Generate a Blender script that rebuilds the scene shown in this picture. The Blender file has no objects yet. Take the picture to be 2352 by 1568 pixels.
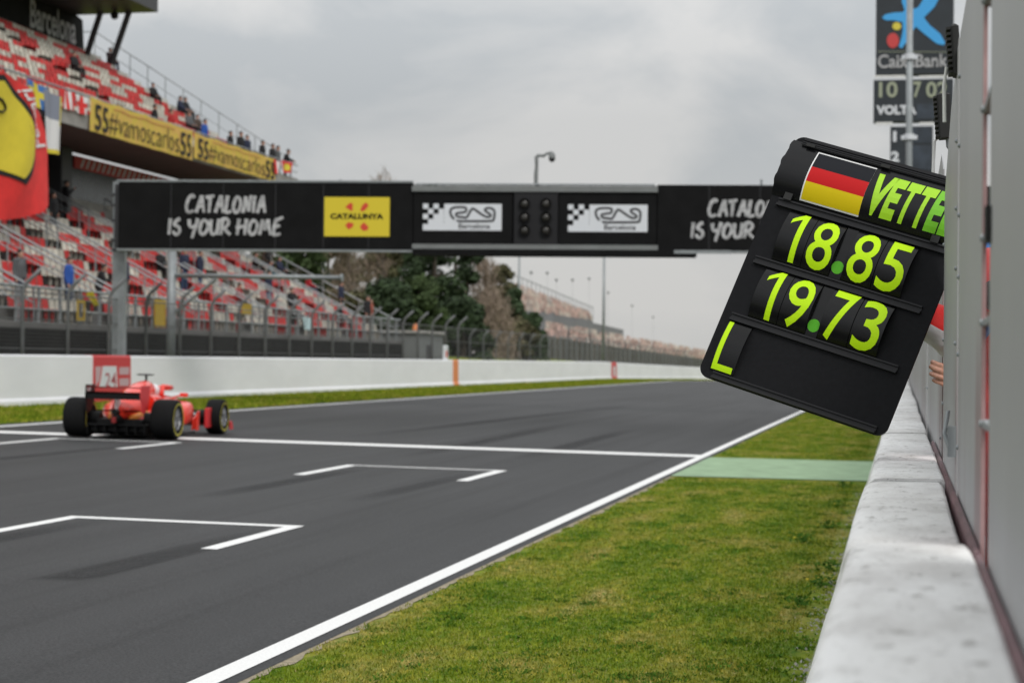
import bpy, bmesh, math, random
import numpy as np
from mathutils import Vector, Matrix
R = math.radians
random.seed(7)
S = bpy.context.scene
COL = S.collection

# ------------------------------------------------------------------ camera
CAM = np.array([0.0, 0.0, 1.63])
FPX = 70/36*2352                      # focal length in pixels of a 2352 x 1568 picture
def _cam():
    d = np.array([(2074-1176)/FPX, -(839-784)/FPX, -1.0]); d /= np.linalg.norm(d)
    a, b = .0086, 1.0
    c = (a*d[0]+b*d[1])/(-d[2])
    u = np.array([a, b, c]); u /= np.linalg.norm(u)
    return np.column_stack([np.cross(d, u), d, u])
RC = _cam()
cd = bpy.data.cameras.new('camera'); cam = bpy.data.objects.new('camera', cd); COL.objects.link(cam)
cd.lens = 70; cd.sensor_width = 36; cd.clip_start = .05; cd.clip_end = 6000
M4 = Matrix([list(RC.T[0])+[0], list(RC.T[1])+[0], list(RC.T[2])+[1.63], [0, 0, 0, 1]])
cam.matrix_world = M4
cd.dof.use_dof = True; cd.dof.focus_distance = 7.3; cd.dof.aperture_fstop = 4.7; cd.dof.aperture_blades = 9
S.camera = cam

# ------------------------------------------------------------------ light
SUN_EL, SUN_AZ = 45, 150
S.view_settings.view_transform = 'Standard'; S.view_settings.look = 'None'
S.view_settings.exposure = 0.0; S.view_settings.gamma = 1
S.cycles.use_denoising = True
S.cycles.max_bounces = 6; S.cycles.transparent_max_bounces = 16
S.cycles.sample_clamp_indirect = 6
W = bpy.data.worlds.new('World'); S.world = W; W.use_nodes = True
def world():
    n = W.node_tree.nodes; L = W.node_tree.links; n.clear()
    out = n.new('ShaderNodeOutputWorld'); bg = n.new('ShaderNodeBackground'); bg.inputs[1].default_value = .1
    sky = n.new('ShaderNodeTexSky'); sky.sky_type = 'NISHITA'; sky.sun_disc = False
    sky.sun_elevation = R(SUN_EL); sky.sun_rotation = R(SUN_AZ); sky.dust_density = 3
    tc = n.new('ShaderNodeTexCoord'); sep = n.new('ShaderNodeSeparateXYZ'); L.new(tc.outputs['Generated'], sep.inputs[0])
    mp = n.new('ShaderNodeMapping'); mp.inputs['Scale'].default_value = (1, 1, 1.9); mp.inputs['Location'].default_value = (.37, .1, .06)
    L.new(tc.outputs['Generated'], mp.inputs[0])
    ns = n.new('ShaderNodeTexNoise'); ns.inputs['Scale'].default_value = 6.5; ns.inputs['Detail'].default_value = 8; ns.inputs['Roughness'].default_value = .54
    ns.inputs['Distortion'].default_value = .35
    L.new(mp.outputs[0], ns.inputs['Vector'])
    cr = n.new('ShaderNodeValToRGB'); e = cr.color_ramp.elements
    e[0].position = .40; e[0].color = (4.75, 4.98, 5.15, 1); e[1].position = .60; e[1].color = (6.3, 6.3, 6.25, 1)
    L.new(ns.outputs['Fac'], cr.inputs[0])
    # the overcast is brighter overhead than at the horizon
    g = n.new('ShaderNodeMapRange'); g.inputs['From Min'].default_value = 0.12; g.inputs['From Max'].default_value = .5
    g.inputs['To Min'].default_value = 1.0; g.inputs['To Max'].default_value = 2.25
    L.new(sep.outputs['Z'], g.inputs['Value'])
    mul = n.new('ShaderNodeMix'); mul.data_type = 'RGBA'; mul.blend_type = 'MULTIPLY'; mul.inputs['Factor'].default_value = 1
    L.new(cr.outputs['Color'], mul.inputs['A']); L.new(g.outputs['Result'], mul.inputs['B'])
    # warm pale band low down
    h = n.new('ShaderNodeMapRange'); h.inputs['From Min'].default_value = 0.0; h.inputs['From Max'].default_value = .12
    h.inputs['To Min'].default_value = .75; h.inputs['To Max'].default_value = 0.0
    L.new(sep.outputs['Z'], h.inputs['Value'])
    wm = n.new('ShaderNodeMix'); wm.data_type = 'RGBA'; wm.inputs['B'].default_value = (6.1, 6.0, 5.75, 1)
    L.new(h.outputs['Result'], wm.inputs['Factor']); L.new(mul.outputs['Result'], wm.inputs['A'])
    mx = n.new('ShaderNodeMix'); mx.data_type = 'RGBA'; mx.inputs['Factor'].default_value = .96
    L.new(sky.outputs[0], mx.inputs['A']); L.new(wm.outputs['Result'], mx.inputs['B'])
    L.new(mx.outputs['Result'], bg.inputs[0]); L.new(bg.outputs[0], out.inputs[0])
world()
sd = bpy.data.lights.new('sun', 'SUN'); sd.energy = 1.2; sd.angle = R(18); sd.color = (1, .96, .9)
sun = bpy.data.objects.new('sun', sd); COL.objects.link(sun)
sun.rotation_euler = (R(90-SUN_EL), 0, R(180-SUN_AZ))   # behind the camera, to the right

# ------------------------------------------------------------------ pixel rays onto real surfaces (2352 x 1568 coordinates)
def ray(x, y):
    return np.array([(x-1176)/FPX, -(y-784)/FPX, -1.0]) @ RC
def onX(x, y, X): d = ray(x, y); return CAM+d*(X/d[0])
def onY(x, y, Y): d = ray(x, y); return CAM+d*(Y/d[1])
def onP(x, y, p0, n): d = ray(x, y); return CAM+d*(np.dot(np.asarray(p0)-CAM, n)/np.dot(d, n))
def gz(X, Y):
    z = .017*min(max(-X, 0), 24)
    if Y > 150: z -= min(Y-150, 150)*.0065
    return z

# ------------------------------------------------------------------ materials
MATS = {}
def mat(name, col, rough=.6, metal=0.0, var=0.0, scale=4.0, bump=0.0, bscale=40.0, coat=0.0, spec=.5, col2=None, island=0.0, stretch=None, sheen=0, sss=0):
    m = bpy.data.materials.new(name); m.use_nodes = True; MATS[name] = m
    nt = m.node_tree; n = nt.nodes; L = nt.links; b = n['Principled BSDF']
    b.inputs['Roughness'].default_value = rough; b.inputs['Metallic'].default_value = metal
    b.inputs['Coat Weight'].default_value = coat; b.inputs['Coat Roughness'].default_value = .08
    b.inputs['Specular IOR Level'].default_value = spec
    if sss: b.inputs['Subsurface Weight'].default_value = sss; b.inputs['Subsurface Radius'].default_value = (.01, .004, .002)
    c = (*col, 1); b.inputs['Base Color'].default_value = c
    if var or col2 or island:
        g = n.new('ShaderNodeNewGeometry'); mp = n.new('ShaderNodeMapping'); L.new(g.outputs['Position'], mp.inputs[0])
        if stretch: mp.inputs['Scale'].default_value = stretch
        t = n.new('ShaderNodeTexNoise'); t.inputs['Scale'].default_value = scale; t.inputs['Detail'].default_value = 6; t.inputs['Roughness'].default_value = .6
        L.new(mp.outputs[0], t.inputs['Vector'])
        mx = n.new('ShaderNodeMix'); mx.data_type = 'RGBA'
        c2 = col2 if col2 else tuple(x*(1-var) for x in col)
        c1 = col if col2 else tuple(min(1, x*(1+var)) for x in col)
        mx.inputs['A'].default_value = (*c2, 1); mx.inputs['B'].default_value = (*c1, 1)
        cr = n.new('ShaderNodeMapRange'); cr.inputs['From Min'].default_value = .33; cr.inputs['From Max'].default_value = .67
        L.new(t.outputs['Fac'], cr.inputs['Value']); L.new(cr.outputs['Result'], mx.inputs['Factor'])
        o = mx.outputs['Result']
        if island:
            hs = n.new('ShaderNodeHueSaturation'); L.new(o, hs.inputs['Color'])
            r = n.new('ShaderNodeMapRange'); r.inputs['To Min'].default_value = 1-island; r.inputs['To Max'].default_value = 1+island
            L.new(g.outputs['Random Per Island'], r.inputs['Value']); L.new(r.outputs['Result'], hs.inputs['Value']); o = hs.outputs['Color']
        L.new(o, b.inputs['Base Color'])
    if bump:
        g2 = n.new('ShaderNodeNewGeometry'); t2 = n.new('ShaderNodeTexNoise'); t2.inputs['Scale'].default_value = bscale; t2.inputs['Detail'].default_value = 5
        L.new(g2.outputs['Position'], t2.inputs['Vector'])
        bp = n.new('ShaderNodeBump'); bp.inputs['Strength'].default_value = bump; bp.inputs['Distance'].default_value = .01
        L.new(t2.outputs['Fac'], bp.inputs['Height']); L.new(bp.outputs['Normal'], b.inputs['Normal'])
    return m

mat('white_paint', (.74, .74, .73), .6, var=.06, scale=3)
mat('barrier_white', (.80, .80, .84), .5, var=.05, scale=.8, stretch=(1, .3, 1))
mat('concrete', (.30, .29, .27), .85, var=.2, scale=1.2, bump=.2)
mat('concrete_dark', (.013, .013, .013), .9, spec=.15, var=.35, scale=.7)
mat('concrete_mid', (.13, .128, .122), .9, var=.25, scale=.6)
mat('galvanised', (.26, .28, .29), .5, .35, var=.12, scale=5)
mat('grey_paint', (.17, .18, .18), .6, var=.1, scale=3)
mat('steel_dark', (.045, .045, .05), .5, .3)
mat('black_sign', (.008, .008, .0085), .7, var=.2, scale=2, spec=.1)
mat('black_gloss', (.006, .006, .007), .22, spec=.27)
mat('black_matt', (.012, .012, .012), .75)
mat('red_seat', (.50, .032, .030), .6, spec=.2, var=.18, scale=.9, island=.14)
mat('white_seat', (.47, .44, .38), .6, spec=.2, var=.15, scale=.9, island=.22)
mat('red_paint', (.55, .03, .035), .5)
mat('red_cloth', (.66, .028, .025), .8, var=.1, scale=2)
mat('yellow_cloth', (.68, .56, .04), .8, var=.06, scale=2)
mat('banner_yellow', (.68, .42, .14), .9, spec=.05, scale=2.6, col2=(.62, .50, .09))
mat('black_cloth', (.012, .012, .013), .85)
mat('white_cloth', (.7, .7, .7), .8)
mat('blue_cloth', (.05, .17, .45), .8)
mat('sign_yellow', (.66, .52, .02), .5)
mat('sign_red', (.6, .05, .02), .5)
mat('sign_white', (.66, .68, .72), .5)
mat('chalk', (.40, .40, .41), .8, var=.35, scale=9)
mat('orange_paint', (.72, .23, .07), .6)
mat('lamp_glass', (.03, .028, .025), .25)
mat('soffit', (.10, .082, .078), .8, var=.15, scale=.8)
mat('glazing', (.04, .048, .05), .25, var=.35, scale=.5)
mat('bark', (.10, .08, .065), .9, var=.3, scale=3)
mat('skin', (.52, .27, .19), .5, var=.12, scale=60, sss=.12)
mat('skin_far', (.45, .25, .18), .6)
mat('nail', (.60, .35, .28), .25)
mat('hair_dark', (.03, .02, .015), .6)

def asphalt():
    m = mat('asphalt', (.05, .05, .05), .62, spec=.12); nt = m.node_tree; n = nt.nodes; L = nt.links; b = n['Principled BSDF']
    g = n.new('ShaderNodeNewGeometry')
    def noise(sc, st, det=5, off=0, rough=.6):
        mp = n.new('ShaderNodeMapping'); mp.inputs['Scale'].default_value = st; mp.inputs['Location'].default_value = (off, off*.7, 0); L.new(g.outputs['Position'], mp.inputs[0])
        t = n.new('ShaderNodeTexNoise'); t.inputs['Scale'].default_value = sc; t.inputs['Detail'].default_value = det; t.inputs['Roughness'].default_value = rough; L.new(mp.outputs[0], t.inputs['Vector']); return t.outputs['Fac']
    def rng(v, a, b_, c, d):
        r = n.new('ShaderNodeMapRange'); r.inputs[1].default_value = a; r.inputs[2].default_value = b_; r.inputs[3].default_value = c; r.inputs[4].default_value = d
        L.new(v, r.inputs[0]); return r.outputs[0]
    def mul(a, b_):
        k = n.new('ShaderNodeMath'); k.operation = 'MULTIPLY'; L.new(a, k.inputs[0]); L.new(b_, k.inputs[1]); return k.outputs[0]
    v = rng(noise(1.0, (1, .03, 1), 3), .3, .7, .80, 1.14)               # rubber laid along the direction of travel
    v = mul(v, rng(noise(3.2, (1, .018, 1), 2, 5), .55, .72, 1.0, .72))   # single dark tyre lines
    v = mul(v, rng(noise(.28, (1, .3, 1), 4, 3), .3, .7, .84, 1.16))      # broad patches
    v = mul(v, rng(noise(70, (1, 1, 1), 4, 2), .36, .64, .5, 1.5))     # aggregate
    v = mul(v, rng(noise(9, (1, .5, 1), 4, 8), .66, .74, 1.0, 1.35))     # pale scuffs
    cc = n.new('ShaderNodeMix'); cc.data_type = 'RGBA'; cc.blend_type = 'MULTIPLY'; cc.inputs['Factor'].default_value = 1
    cc.inputs['A'].default_value = (.038, .0384, .0400, 1); L.new(v, cc.inputs['B']); L.new(cc.outputs['Result'], b.inputs['Base Color'])
    bp = n.new('ShaderNodeBump'); bp.inputs['Strength'].default_value = .15; bp.inputs['Distance'].default_value = .004
    L.new(noise(95, (1, 1, 1), 3, 2), bp.inputs['Height']); L.new(bp.outputs['Normal'], b.inputs['Normal'])
asphalt()
def rubber():
    m = mat('rubber_mark', (.022, .022, .023), .78, spec=.3); nt = m.node_tree; n = nt.nodes; L = nt.links; b = n['Principled BSDF']; out = n['Material Output']
    g = n.new('ShaderNodeNewGeometry'); sp = n.new('ShaderNodeSeparateXYZ'); L.new(g.outputs['Position'], sp.inputs[0])
    r = n.new('ShaderNodeVertexColor'); r.layer_name = 'wear'
    t = n.new('ShaderNodeTexNoise'); t.inputs['Scale'].default_value = 40; L.new(g.outputs['Position'], t.inputs['Vector'])
    r2 = n.new('ShaderNodeMapRange'); r2.inputs[1].default_value = .3; r2.inputs[2].default_value = .6; r2.inputs[3].default_value = .6; L.new(t.outputs['Fac'], r2.inputs[0])
    k = n.new('ShaderNodeMath'); k.operation = 'MULTIPLY'; L.new(r.outputs[0], k.inputs[0]); L.new(r2.outputs[0], k.inputs[1])
    tr = n.new('ShaderNodeBsdfTransparent'); ms = n.new('ShaderNodeMixShader'); L.new(k.outputs[0], ms.inputs[0]); L.new(tr.outputs[0], ms.inputs[1]); L.new(b.outputs[0], ms.inputs[2]); L.new(ms.outputs[0], out.inputs[0])
rubber()
mat('line_paint', (.80, .80, .79), .65, spec=.2, col2=(.66, .66, .655), scale=60)
mat('line_worn', (.50, .50, .50), .7, var=.3, scale=14)
mat('green_tarmac', (.25, .355, .225), .85, spec=.2, var=.16, scale=3)

def grassmat(name, blade):
    m = mat(name, (.1, .14, .02), .8, spec=.06); nt = m.node_tree; n = nt.nodes; L = nt.links; b = n['Principled BSDF']
    g = n.new('ShaderNodeNewGeometry')
    def noise(sc, st=(1, 1, 0), det=5, off=0):
        mp = n.new('ShaderNodeMapping'); mp.inputs['Scale'].default_value = st; mp.inputs['Location'].default_value = (off, off, 0); L.new(g.outputs['Position'], mp.inputs[0])
        t = n.new('ShaderNodeTexNoise'); t.inputs['Scale'].default_value = sc; t.inputs['Detail'].default_value = det; L.new(mp.outputs[0], t.inputs['Vector']); return t.outputs['Fac']
    def ramp(v, *st):
        r = n.new('ShaderNodeValToRGB'); e = r.color_ramp.elements
        while len(e) < len(st): e.new(.5)
        for k, (p, c) in enumerate(st): e[k].position = p; e[k].color = (*c, 1)
        L.new(v, r.inputs[0]); return r.outputs[0]
    base = ramp(noise(2.1, (1, .30, 0), 9), (.30, (.076, .134, .008)), (.46, (.124, .172, .012)), (.58, (.178, .192, .024)), (.74, (.265, .238, .075)))
    fine = ramp(noise(14, (1, .5, 0), 5, 5), (.3, (.5, .72, .5)), (.5, (1, 1, 1)), (.72, (1.6, 1.4, 1.7)))
    mx = n.new('ShaderNodeMix'); mx.data_type = 'RGBA'; mx.blend_type = 'MULTIPLY'; mx.inputs['Factor'].default_value = 1
    L.new(base, mx.inputs['A']); L.new(fine, mx.inputs['B']); o = mx.outputs['Result']
    if blade:
        rr = ramp(g.outputs['Random Per Island'], (0, (.72, .82, .7)), (.6, (1.2, 1.15, 1)), (.85, (1.7, 1.5, 1.8)), (1, (2.2, 1.9, 2.2)))
        m2 = n.new('ShaderNodeMix'); m2.data_type = 'RGBA'; m2.blend_type = 'MULTIPLY'; m2.inputs['Factor'].default_value = 1
        L.new(o, m2.inputs['A']); L.new(rr, m2.inputs['B']); o = m2.outputs['Result']
    L.new(o, b.inputs['Base Color'])
    if not blade:
        bp = n.new('ShaderNodeBump'); bp.inputs['Strength'].default_value = .6; bp.inputs['Distance'].default_value = .03
        L.new(noise(30), bp.inputs['Height']); L.new(bp.outputs['Normal'], b.inputs['Normal'])
grassmat('turf', False); grassmat('blades', True)

def meshmat():
    m = mat('wire_mesh', (.10, .10, .10), .7, .2); nt = m.node_tree; n = nt.nodes; L = nt.links; b = n['Principled BSDF']; out = n['Material Output']
    g = n.new('ShaderNodeNewGeometry'); sp = n.new('ShaderNodeSeparateXYZ'); L.new(g.outputs['Position'], sp.inputs[0])
    def wire(sock, cell, w):
        a = n.new('ShaderNodeMath'); a.operation = 'DIVIDE'; a.inputs[1].default_value = cell; L.new(sock, a.inputs[0])
        f = n.new('ShaderNodeMath'); f.operation = 'FRACT'; L.new(a.outputs[0], f.inputs[0])
        l = n.new('ShaderNodeMath'); l.operation = 'LESS_THAN'; l.inputs[1].default_value = w; L.new(f.outputs[0], l.inputs[0]); return l.outputs[0]
    mx = n.new('ShaderNodeMath'); mx.operation = 'MAXIMUM'; L.new(wire(sp.outputs['Y'], .1, .09), mx.inputs[0]); L.new(wire(sp.outputs['Z'], .1, .09), mx.inputs[1])
    tr = n.new('ShaderNodeBsdfTransparent'); ms = n.new('ShaderNodeMixShader')
    L.new(mx.outputs[0], ms.inputs[0]); L.new(tr.outputs[0], ms.inputs[1]); L.new(b.outputs[0], ms.inputs[2]); L.new(ms.outputs[0], out.inputs[0])
meshmat()

# ------------------------------------------------------------------ mesh builder
class MB:
    def __init__(s): s.v = []; s.f = []; s.m = []; s.cur = 0
    def add(s, vs, fs, mi=None):
        o = len(s.v); s.v += [tuple(map(float, p)) for p in vs]
        s.f += [tuple(i+o for i in f) for f in fs]; s.m += [s.cur if mi is None else mi]*len(fs); return s
    def box(s, x0, x1, y0, y1, z0, z1, M=None):
        vs = [(x, y, z) for z in (z0, z1) for y in (y0, y1) for x in (x0, x1)]
        if M is not None: vs = [M @ Vector(p) for p in vs]
        return s.add(vs, [(0, 2, 3, 1), (4, 5, 7, 6), (0, 1, 5, 4), (2, 6, 7, 3), (0, 4, 6, 2), (1, 3, 7, 5)])
    def bbox(s, x0, x1, y0, y1, z0, z1, b=.01, M=None):
        # box with chamfered vertical and top edges
        a = [(x0+b, y0), (x1-b, y0), (x1, y0+b), (x1, y1-b), (x1-b, y1), (x0+b, y1), (x0, y1-b), (x0, y0+b)]
        c = [(x0+2*b, y0+b), (x1-2*b, y0+b), (x1-b, y0+2*b), (x1-b, y1-2*b), (x1-2*b, y1-b), (x0+2*b, y1-b), (x0+b, y1-2*b), (x0+b, y0+2*b)]
        vs = [(x, y, z0) for x, y in a]+[(x, y, z1-b) for x, y in a]+[(x, y, z1) for x, y in c]
        if M is not None: vs = [M @ Vector(p) for p in vs]
        fs = [tuple(range(7, -1, -1)), tuple(range(16, 24))]
        for k in range(8):
            j = (k+1) % 8; fs += [(k, j, j+8, k+8), (k+8, j+8, j+16, k+16)]
        return s.add(vs, fs)
    def tube(s, pts, r, n=8, flat=None, caps=True):
        pts = [Vector(p) for p in pts]; k = len(pts); rs = r if hasattr(r, '__len__') else [r]*k
        vs = []; prev = None
        for i, p in enumerate(pts):
            t = (pts[min(i+1, k-1)]-pts[max(i-1, 0)])
            t = t.normalized() if t.length > 1e-9 else Vector((0, 0, 1))
            if flat is not None: nn = Vector(flat)
            elif prev is not None: nn = prev
            else: nn = Vector((0, 0, 1)) if abs(t.z) < .9 else Vector((1, 0, 0))
            a = t.cross(nn); a = a.normalized() if a.length > 1e-6 else t.orthogonal().normalized()
            b = a.cross(t).normalized(); prev = b
            fl = .15 if flat is not None else 1
            for q in range(n):
                w = 2*math.pi*q/n; vs.append(p+a*(math.cos(w)*rs[i])+b*(math.sin(w)*rs[i]*fl))
        fs = []
        for i in range(k-1):
            for q in range(n):
                q2 = (q+1) % n; fs.append((i*n+q, i*n+q2, (i+1)*n+q2, (i+1)*n+q))
        if caps: fs += [tuple(range(n-1, -1, -1)), tuple((k-1)*n+q for q in range(n))]
        return s.add(vs, fs)
    def lathe(s, prof, axis='z', n=24, M=None, cap=False):
        vs = []; k = len(prof)
        for (r, h) in prof:
            for q in range(n):
                w = 2*math.pi*q/n; c, d = r*math.cos(w), r*math.sin(w)
                p = {'z': (c, d, h), 'x': (h, c, d), 'y': (c, h, d)}[axis]
                vs.append(M @ Vector(p) if M is not None else p)
        fs = [(i*n+q, i*n+(q+1) % n, (i+1)*n+(q+1) % n, (i+1)*n+q) for i in range(k-1) for q in range(n)]
        if cap: fs += [tuple(range(n-1, -1, -1)), tuple((k-1)*n+q for q in range(n))]
        return s.add(vs, fs)
    def ball(s, c, r, n=12, m=8, sc=(1, 1, 1), M=None):
        c = Vector(c); vs = []
        for i in range(m+1):
            t = math.pi*i/m
            for q in range(n):
                w = 2*math.pi*q/n
                p = Vector((math.sin(t)*math.cos(w)*r*sc[0], math.sin(t)*math.sin(w)*r*sc[1], math.cos(t)*r*sc[2]))
                if M is not None: p = M @ p
                vs.append(c+p)
        return s.add(vs, [(i*n+q, (i+1)*n+q, (i+1)*n+(q+1) % n, i*n+(q+1) % n) for i in range(m) for q in range(n)])
    def prism(s, poly, fn0, fn1):
        k = len(poly); vs = [fn0(p) for p in poly]+[fn1(p) for p in poly]
        return s.add(vs, [tuple(range(k-1, -1, -1)), tuple(range(k, 2*k))]+[(i, (i+1) % k, (i+1) % k+k, i+k) for i in range(k)])
    def extrude_y(s, prof, y0, y1):       # profile in (x, z)
        return s.prism(prof, lambda p: (p[0], y0, p[1]), lambda p: (p[0], y1, p[1]))
    def loft(s, rings, cap=True):
        n = len(rings[0]); vs = [p for r in rings for p in r]; k = len(rings)
        fs = [(i*n+q, i*n+(q+1) % n, (i+1)*n+(q+1) % n, (i+1)*n+q) for i in range(k-1) for q in range(n)]
        if cap: fs += [tuple(range(n-1, -1, -1)), tuple((k-1)*n+q for q in range(n))]
        return s.add(vs, fs)
    def grid(s, fn, nu, nv):
        vs = [fn(i/nu, j/nv) for j in range(nv+1) for i in range(nu+1)]
        return s.add(vs, [(j*(nu+1)+i, j*(nu+1)+i+1, (j+1)*(nu+1)+i+1, (j+1)*(nu+1)+i) for j in range(nv) for i in range(nu)])
    def mesh(s, name, mats, smooth=False, recalc=True):
        me = bpy.data.meshes.new(name); me.from_pydata(s.v, [], s.f); me.validate()
        for m in (mats if isinstance(mats, (list, tuple)) else [mats]): me.materials.append(MATS[m])
        if len(s.m) == len(me.polygons): me.polygons.foreach_set('material_index', s.m)
        if recalc:
            bm = bmesh.new(); bm.from_mesh(me); bmesh.ops.recalc_face_normals(bm, faces=bm.faces); bm.to_mesh(me); bm.free()
        if smooth: me.shade_smooth(); 
        if smooth and smooth != True: me.set_sharp_from_angle(angle=R(smooth))
        return me
    def build(s, name, mats, parent=None, smooth=False, loc=(0, 0, 0), recalc=True):
        return link(name, s.mesh(name, mats, smooth, recalc), parent, loc)
def link(name, me, parent=None, loc=(0, 0, 0)):
    o = bpy.data.objects.new(name, me); COL.objects.link(o); o.location = loc
    if parent: o.parent = parent
    return o
def tag(o, label, cat, group=None, kind=None):
    o['label'] = label; o['category'] = cat
    if group: o['group'] = group
    if kind: o['kind'] = kind
    return o
def struct(o): o['kind'] = 'structure'; return o
def thing(name, label, cat, loc=(0, 0, 0), rz=0, group=None):
    o = bpy.data.objects.new(name, None); COL.objects.link(o); o.location = loc; o.rotation_euler = (0, 0, rz); o.empty_display_size = .2
    return tag(o, label, cat, group)
def text2d(s, h=None, w=None, bold=0.0, shear=0.0, cuts=0, extrude=0.0):
    """mesh text: lower left corner at 0,0, scaled to height h and width w; returns verts, faces"""
    c = bpy.data.curves.new('t', 'FONT'); c.body = s; c.offset = bold; c.shear = shear; c.extrude = extrude; c.resolution_u = 4
    o = bpy.data.objects.new('t', c); COL.objects.link(o); dg = bpy.context.evaluated_depsgraph_get(); dg.update()
    me = bpy.data.meshes.new_from_object(o.evaluated_get(dg)); bpy.data.objects.remove(o); bpy.data.curves.remove(c)
    bm = bmesh.new(); bm.from_mesh(me); bpy.data.meshes.remove(me)
    xs = [v.co.x for v in bm.verts]; ys = [v.co.y for v in bm.verts]
    sx = sy = (h or 1)/(max(ys)-min(ys))
    if w: sx = w/(max(xs)-min(xs))
    x0, y0 = min(xs), min(ys)
    for v in bm.verts: v.co = Vector(((v.co.x-x0)*sx, (v.co.y-y0)*sy, v.co.z))
    for k in range(1, cuts):
        bmesh.ops.bisect_plane(bm, geom=bm.verts[:]+bm.edges[:]+bm.faces[:], plane_co=(0, h*k/cuts, 0), plane_no=(0, 1, 0))
    bm.verts.index_update(); V = [v.co.copy() for v in bm.verts]; F = [[v.index for v in f.verts] for f in bm.faces]; bm.free()
    return V, F
def sph(n, a, b, ang):  # superellipse ring coordinates
    return [(math.copysign(abs(math.cos(t))**(2/ang), math.cos(t))*a, math.copysign(abs(math.sin(t))**(2/ang), math.sin(t))*b) for t in [2*math.pi*q/n for q in range(n)]]

# ================================================================== SETTING
def ground():
    xs = [-1500, -500, -200, -100, -60, -40, -24, -17, -3.2, 0, 5, 20, 60, 200, 500, 1500]; ys = [-60, 0, 40, 100, 150, 200, 250, 300, 500, 1000, 2500]
    vs = [(x, y, gz(x, y)) for y in ys for x in xs]; n = len(xs)
    b = MB().add(vs, [(j*n+i, j*n+i+1, (j+1)*n+i+1, (j+1)*n+i) for j in range(len(ys)-1) for i in range(n-1)])
    struct(b.build('ground', 'turf'))
ground()
def strip(name, x0, x1, y0, y1, dz, m, edge=0, seg=4.0):
    n = max(2, int((y1-y0)/seg)); b = MB(); rng = random.Random(3)
    ys = [y0+(y1-y0)*k/n for k in range(n+1)] if y0 < 150 < y1 or y1 <= 150 else [y0+(y1-y0)*k/n for k in range(n+1)]
    if y0 < 150 < y1: ys = sorted(set(ys+[150]))
    vs = []
    for y in ys:
        a = x0+(rng.uniform(-edge, edge) if edge else 0); c = x1+(rng.uniform(-edge, edge) if edge else 0)
        vs += [(a, y, gz(a, y)+dz), (c, y, gz(c, y)+dz)]
    b.add(vs, [(2*k, 2*k+1, 2*k+3, 2*k+2) for k in range(len(ys)-1)])
    return struct(b.build(name, m))
strip('race_track', -17.75, -3.17, -40, 300, .006, 'asphalt')
mat('sand', (.26, .22, .15), .9, var=.3, scale=20)
strip('dry_soil', -3.2, -3.12, 4, 27.6, .004, 'sand', edge=.03, seg=.18)
strip('track_edge_line', -3.39, -3.25, -30, 300, .010, 'line_paint')
strip('track_edge_line', -17.25, -17.05, -30, 300, .010, 'line_paint')
def quadline(name, pts, dz=.010, m='line_paint'):
    b = MB()
    for q in pts: b.add([(x, y, gz(x, y)+dz) for x, y in q], [(0, 1, 2, 3)])
    return struct(b.build(name, m))
strip('pit_lane', .2, 30, -40, 220, .006, 'asphalt')
quadline('finish_line', [[(-17.05, 33.35), (-3.39, 33.35), (-3.39, 34.15), (-17.05, 34.15)]])
def gridbox(x0, x1, y, t=.16, ln=2.3, f=.1):
    quadline('grid_slot_line', [[(x0+t, y-f), (x1-t, y-f), (x1-t, y), (x0+t, y)], [(x0, y-ln), (x0+t, y-ln), (x0+t, y), (x0, y)], [(x1-t, y-ln), (x1, y-ln), (x1, y), (x1-t, y)]])
gridbox(-7.72, -5.42, 17.72, .14, 2.4, .19); gridbox(-7.80, -5.46, 27.55, .16, 2.6, .14); gridbox(-14.35, -12.02, 32.2, .16, 2.6, .13)
def rubber_mark(xa, ya, xb, yb, w, a, near=.1, far=.7):
    nu, nv = 6, 14; vs, al = [], []
    for j in range(nv+1):
        t = j/nv; e = min(1, t/near)*min(1, (1-t)/far)
        for i in range(nu+1):
            u = i/nu; x = xa+(xb-xa)*t+(u-.5)*w; y = ya+(yb-ya)*t; vs.append((x, y, gz(x, y)+.0085)); al.append(a*e*min(1, 4*u, 4*(1-u)))
    me = bpy.data.meshes.new('rubber_mark'); me.from_pydata(vs, [], [(j*(nu+1)+i, j*(nu+1)+i+1, (j+1)*(nu+1)+i+1, (j+1)*(nu+1)+i) for j in range(nv) for i in range(nu)])
    c = me.color_attributes.new('wear', 'FLOAT_COLOR', 'POINT')
    for k, q in enumerate(al): c.data[k].color = (q, q, q, 1)
    me.materials.append(MATS['rubber_mark']); struct(link('rubber_mark', me))
rubber_mark(-5.70, 12.8, -5.56, 17.4, .42, .85, .06, .75); rubber_mark(-7.40, 12.6, -7.30, 17.6, .40, .5, .3, .4); rubber_mark(-7.45, 20.5, -7.38, 27.4, .42, .55, .3, .4)
rubber_mark(-5.85, 20.8, -5.75, 27.0, .40, .4, .3, .4); rubber_mark(-5.9, 31, -6.1, 46, .5, .5, .3, .4); rubber_mark(-7.6, 30, -7.9, 48, .5, .45, .3, .4); rubber_mark(-12.4, 24, -12.3, 31.9, .42, .45, .3, .4); rubber_mark(-10.3, 36, -9.2, 70, .6, .4, .3, .4)
quadline('green_tarmac', [[(-3.17, 27.7), (-.40, 28.2), (-.36, 33.9), (-3.17, 33.4)]], .012, 'green_tarmac')

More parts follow.
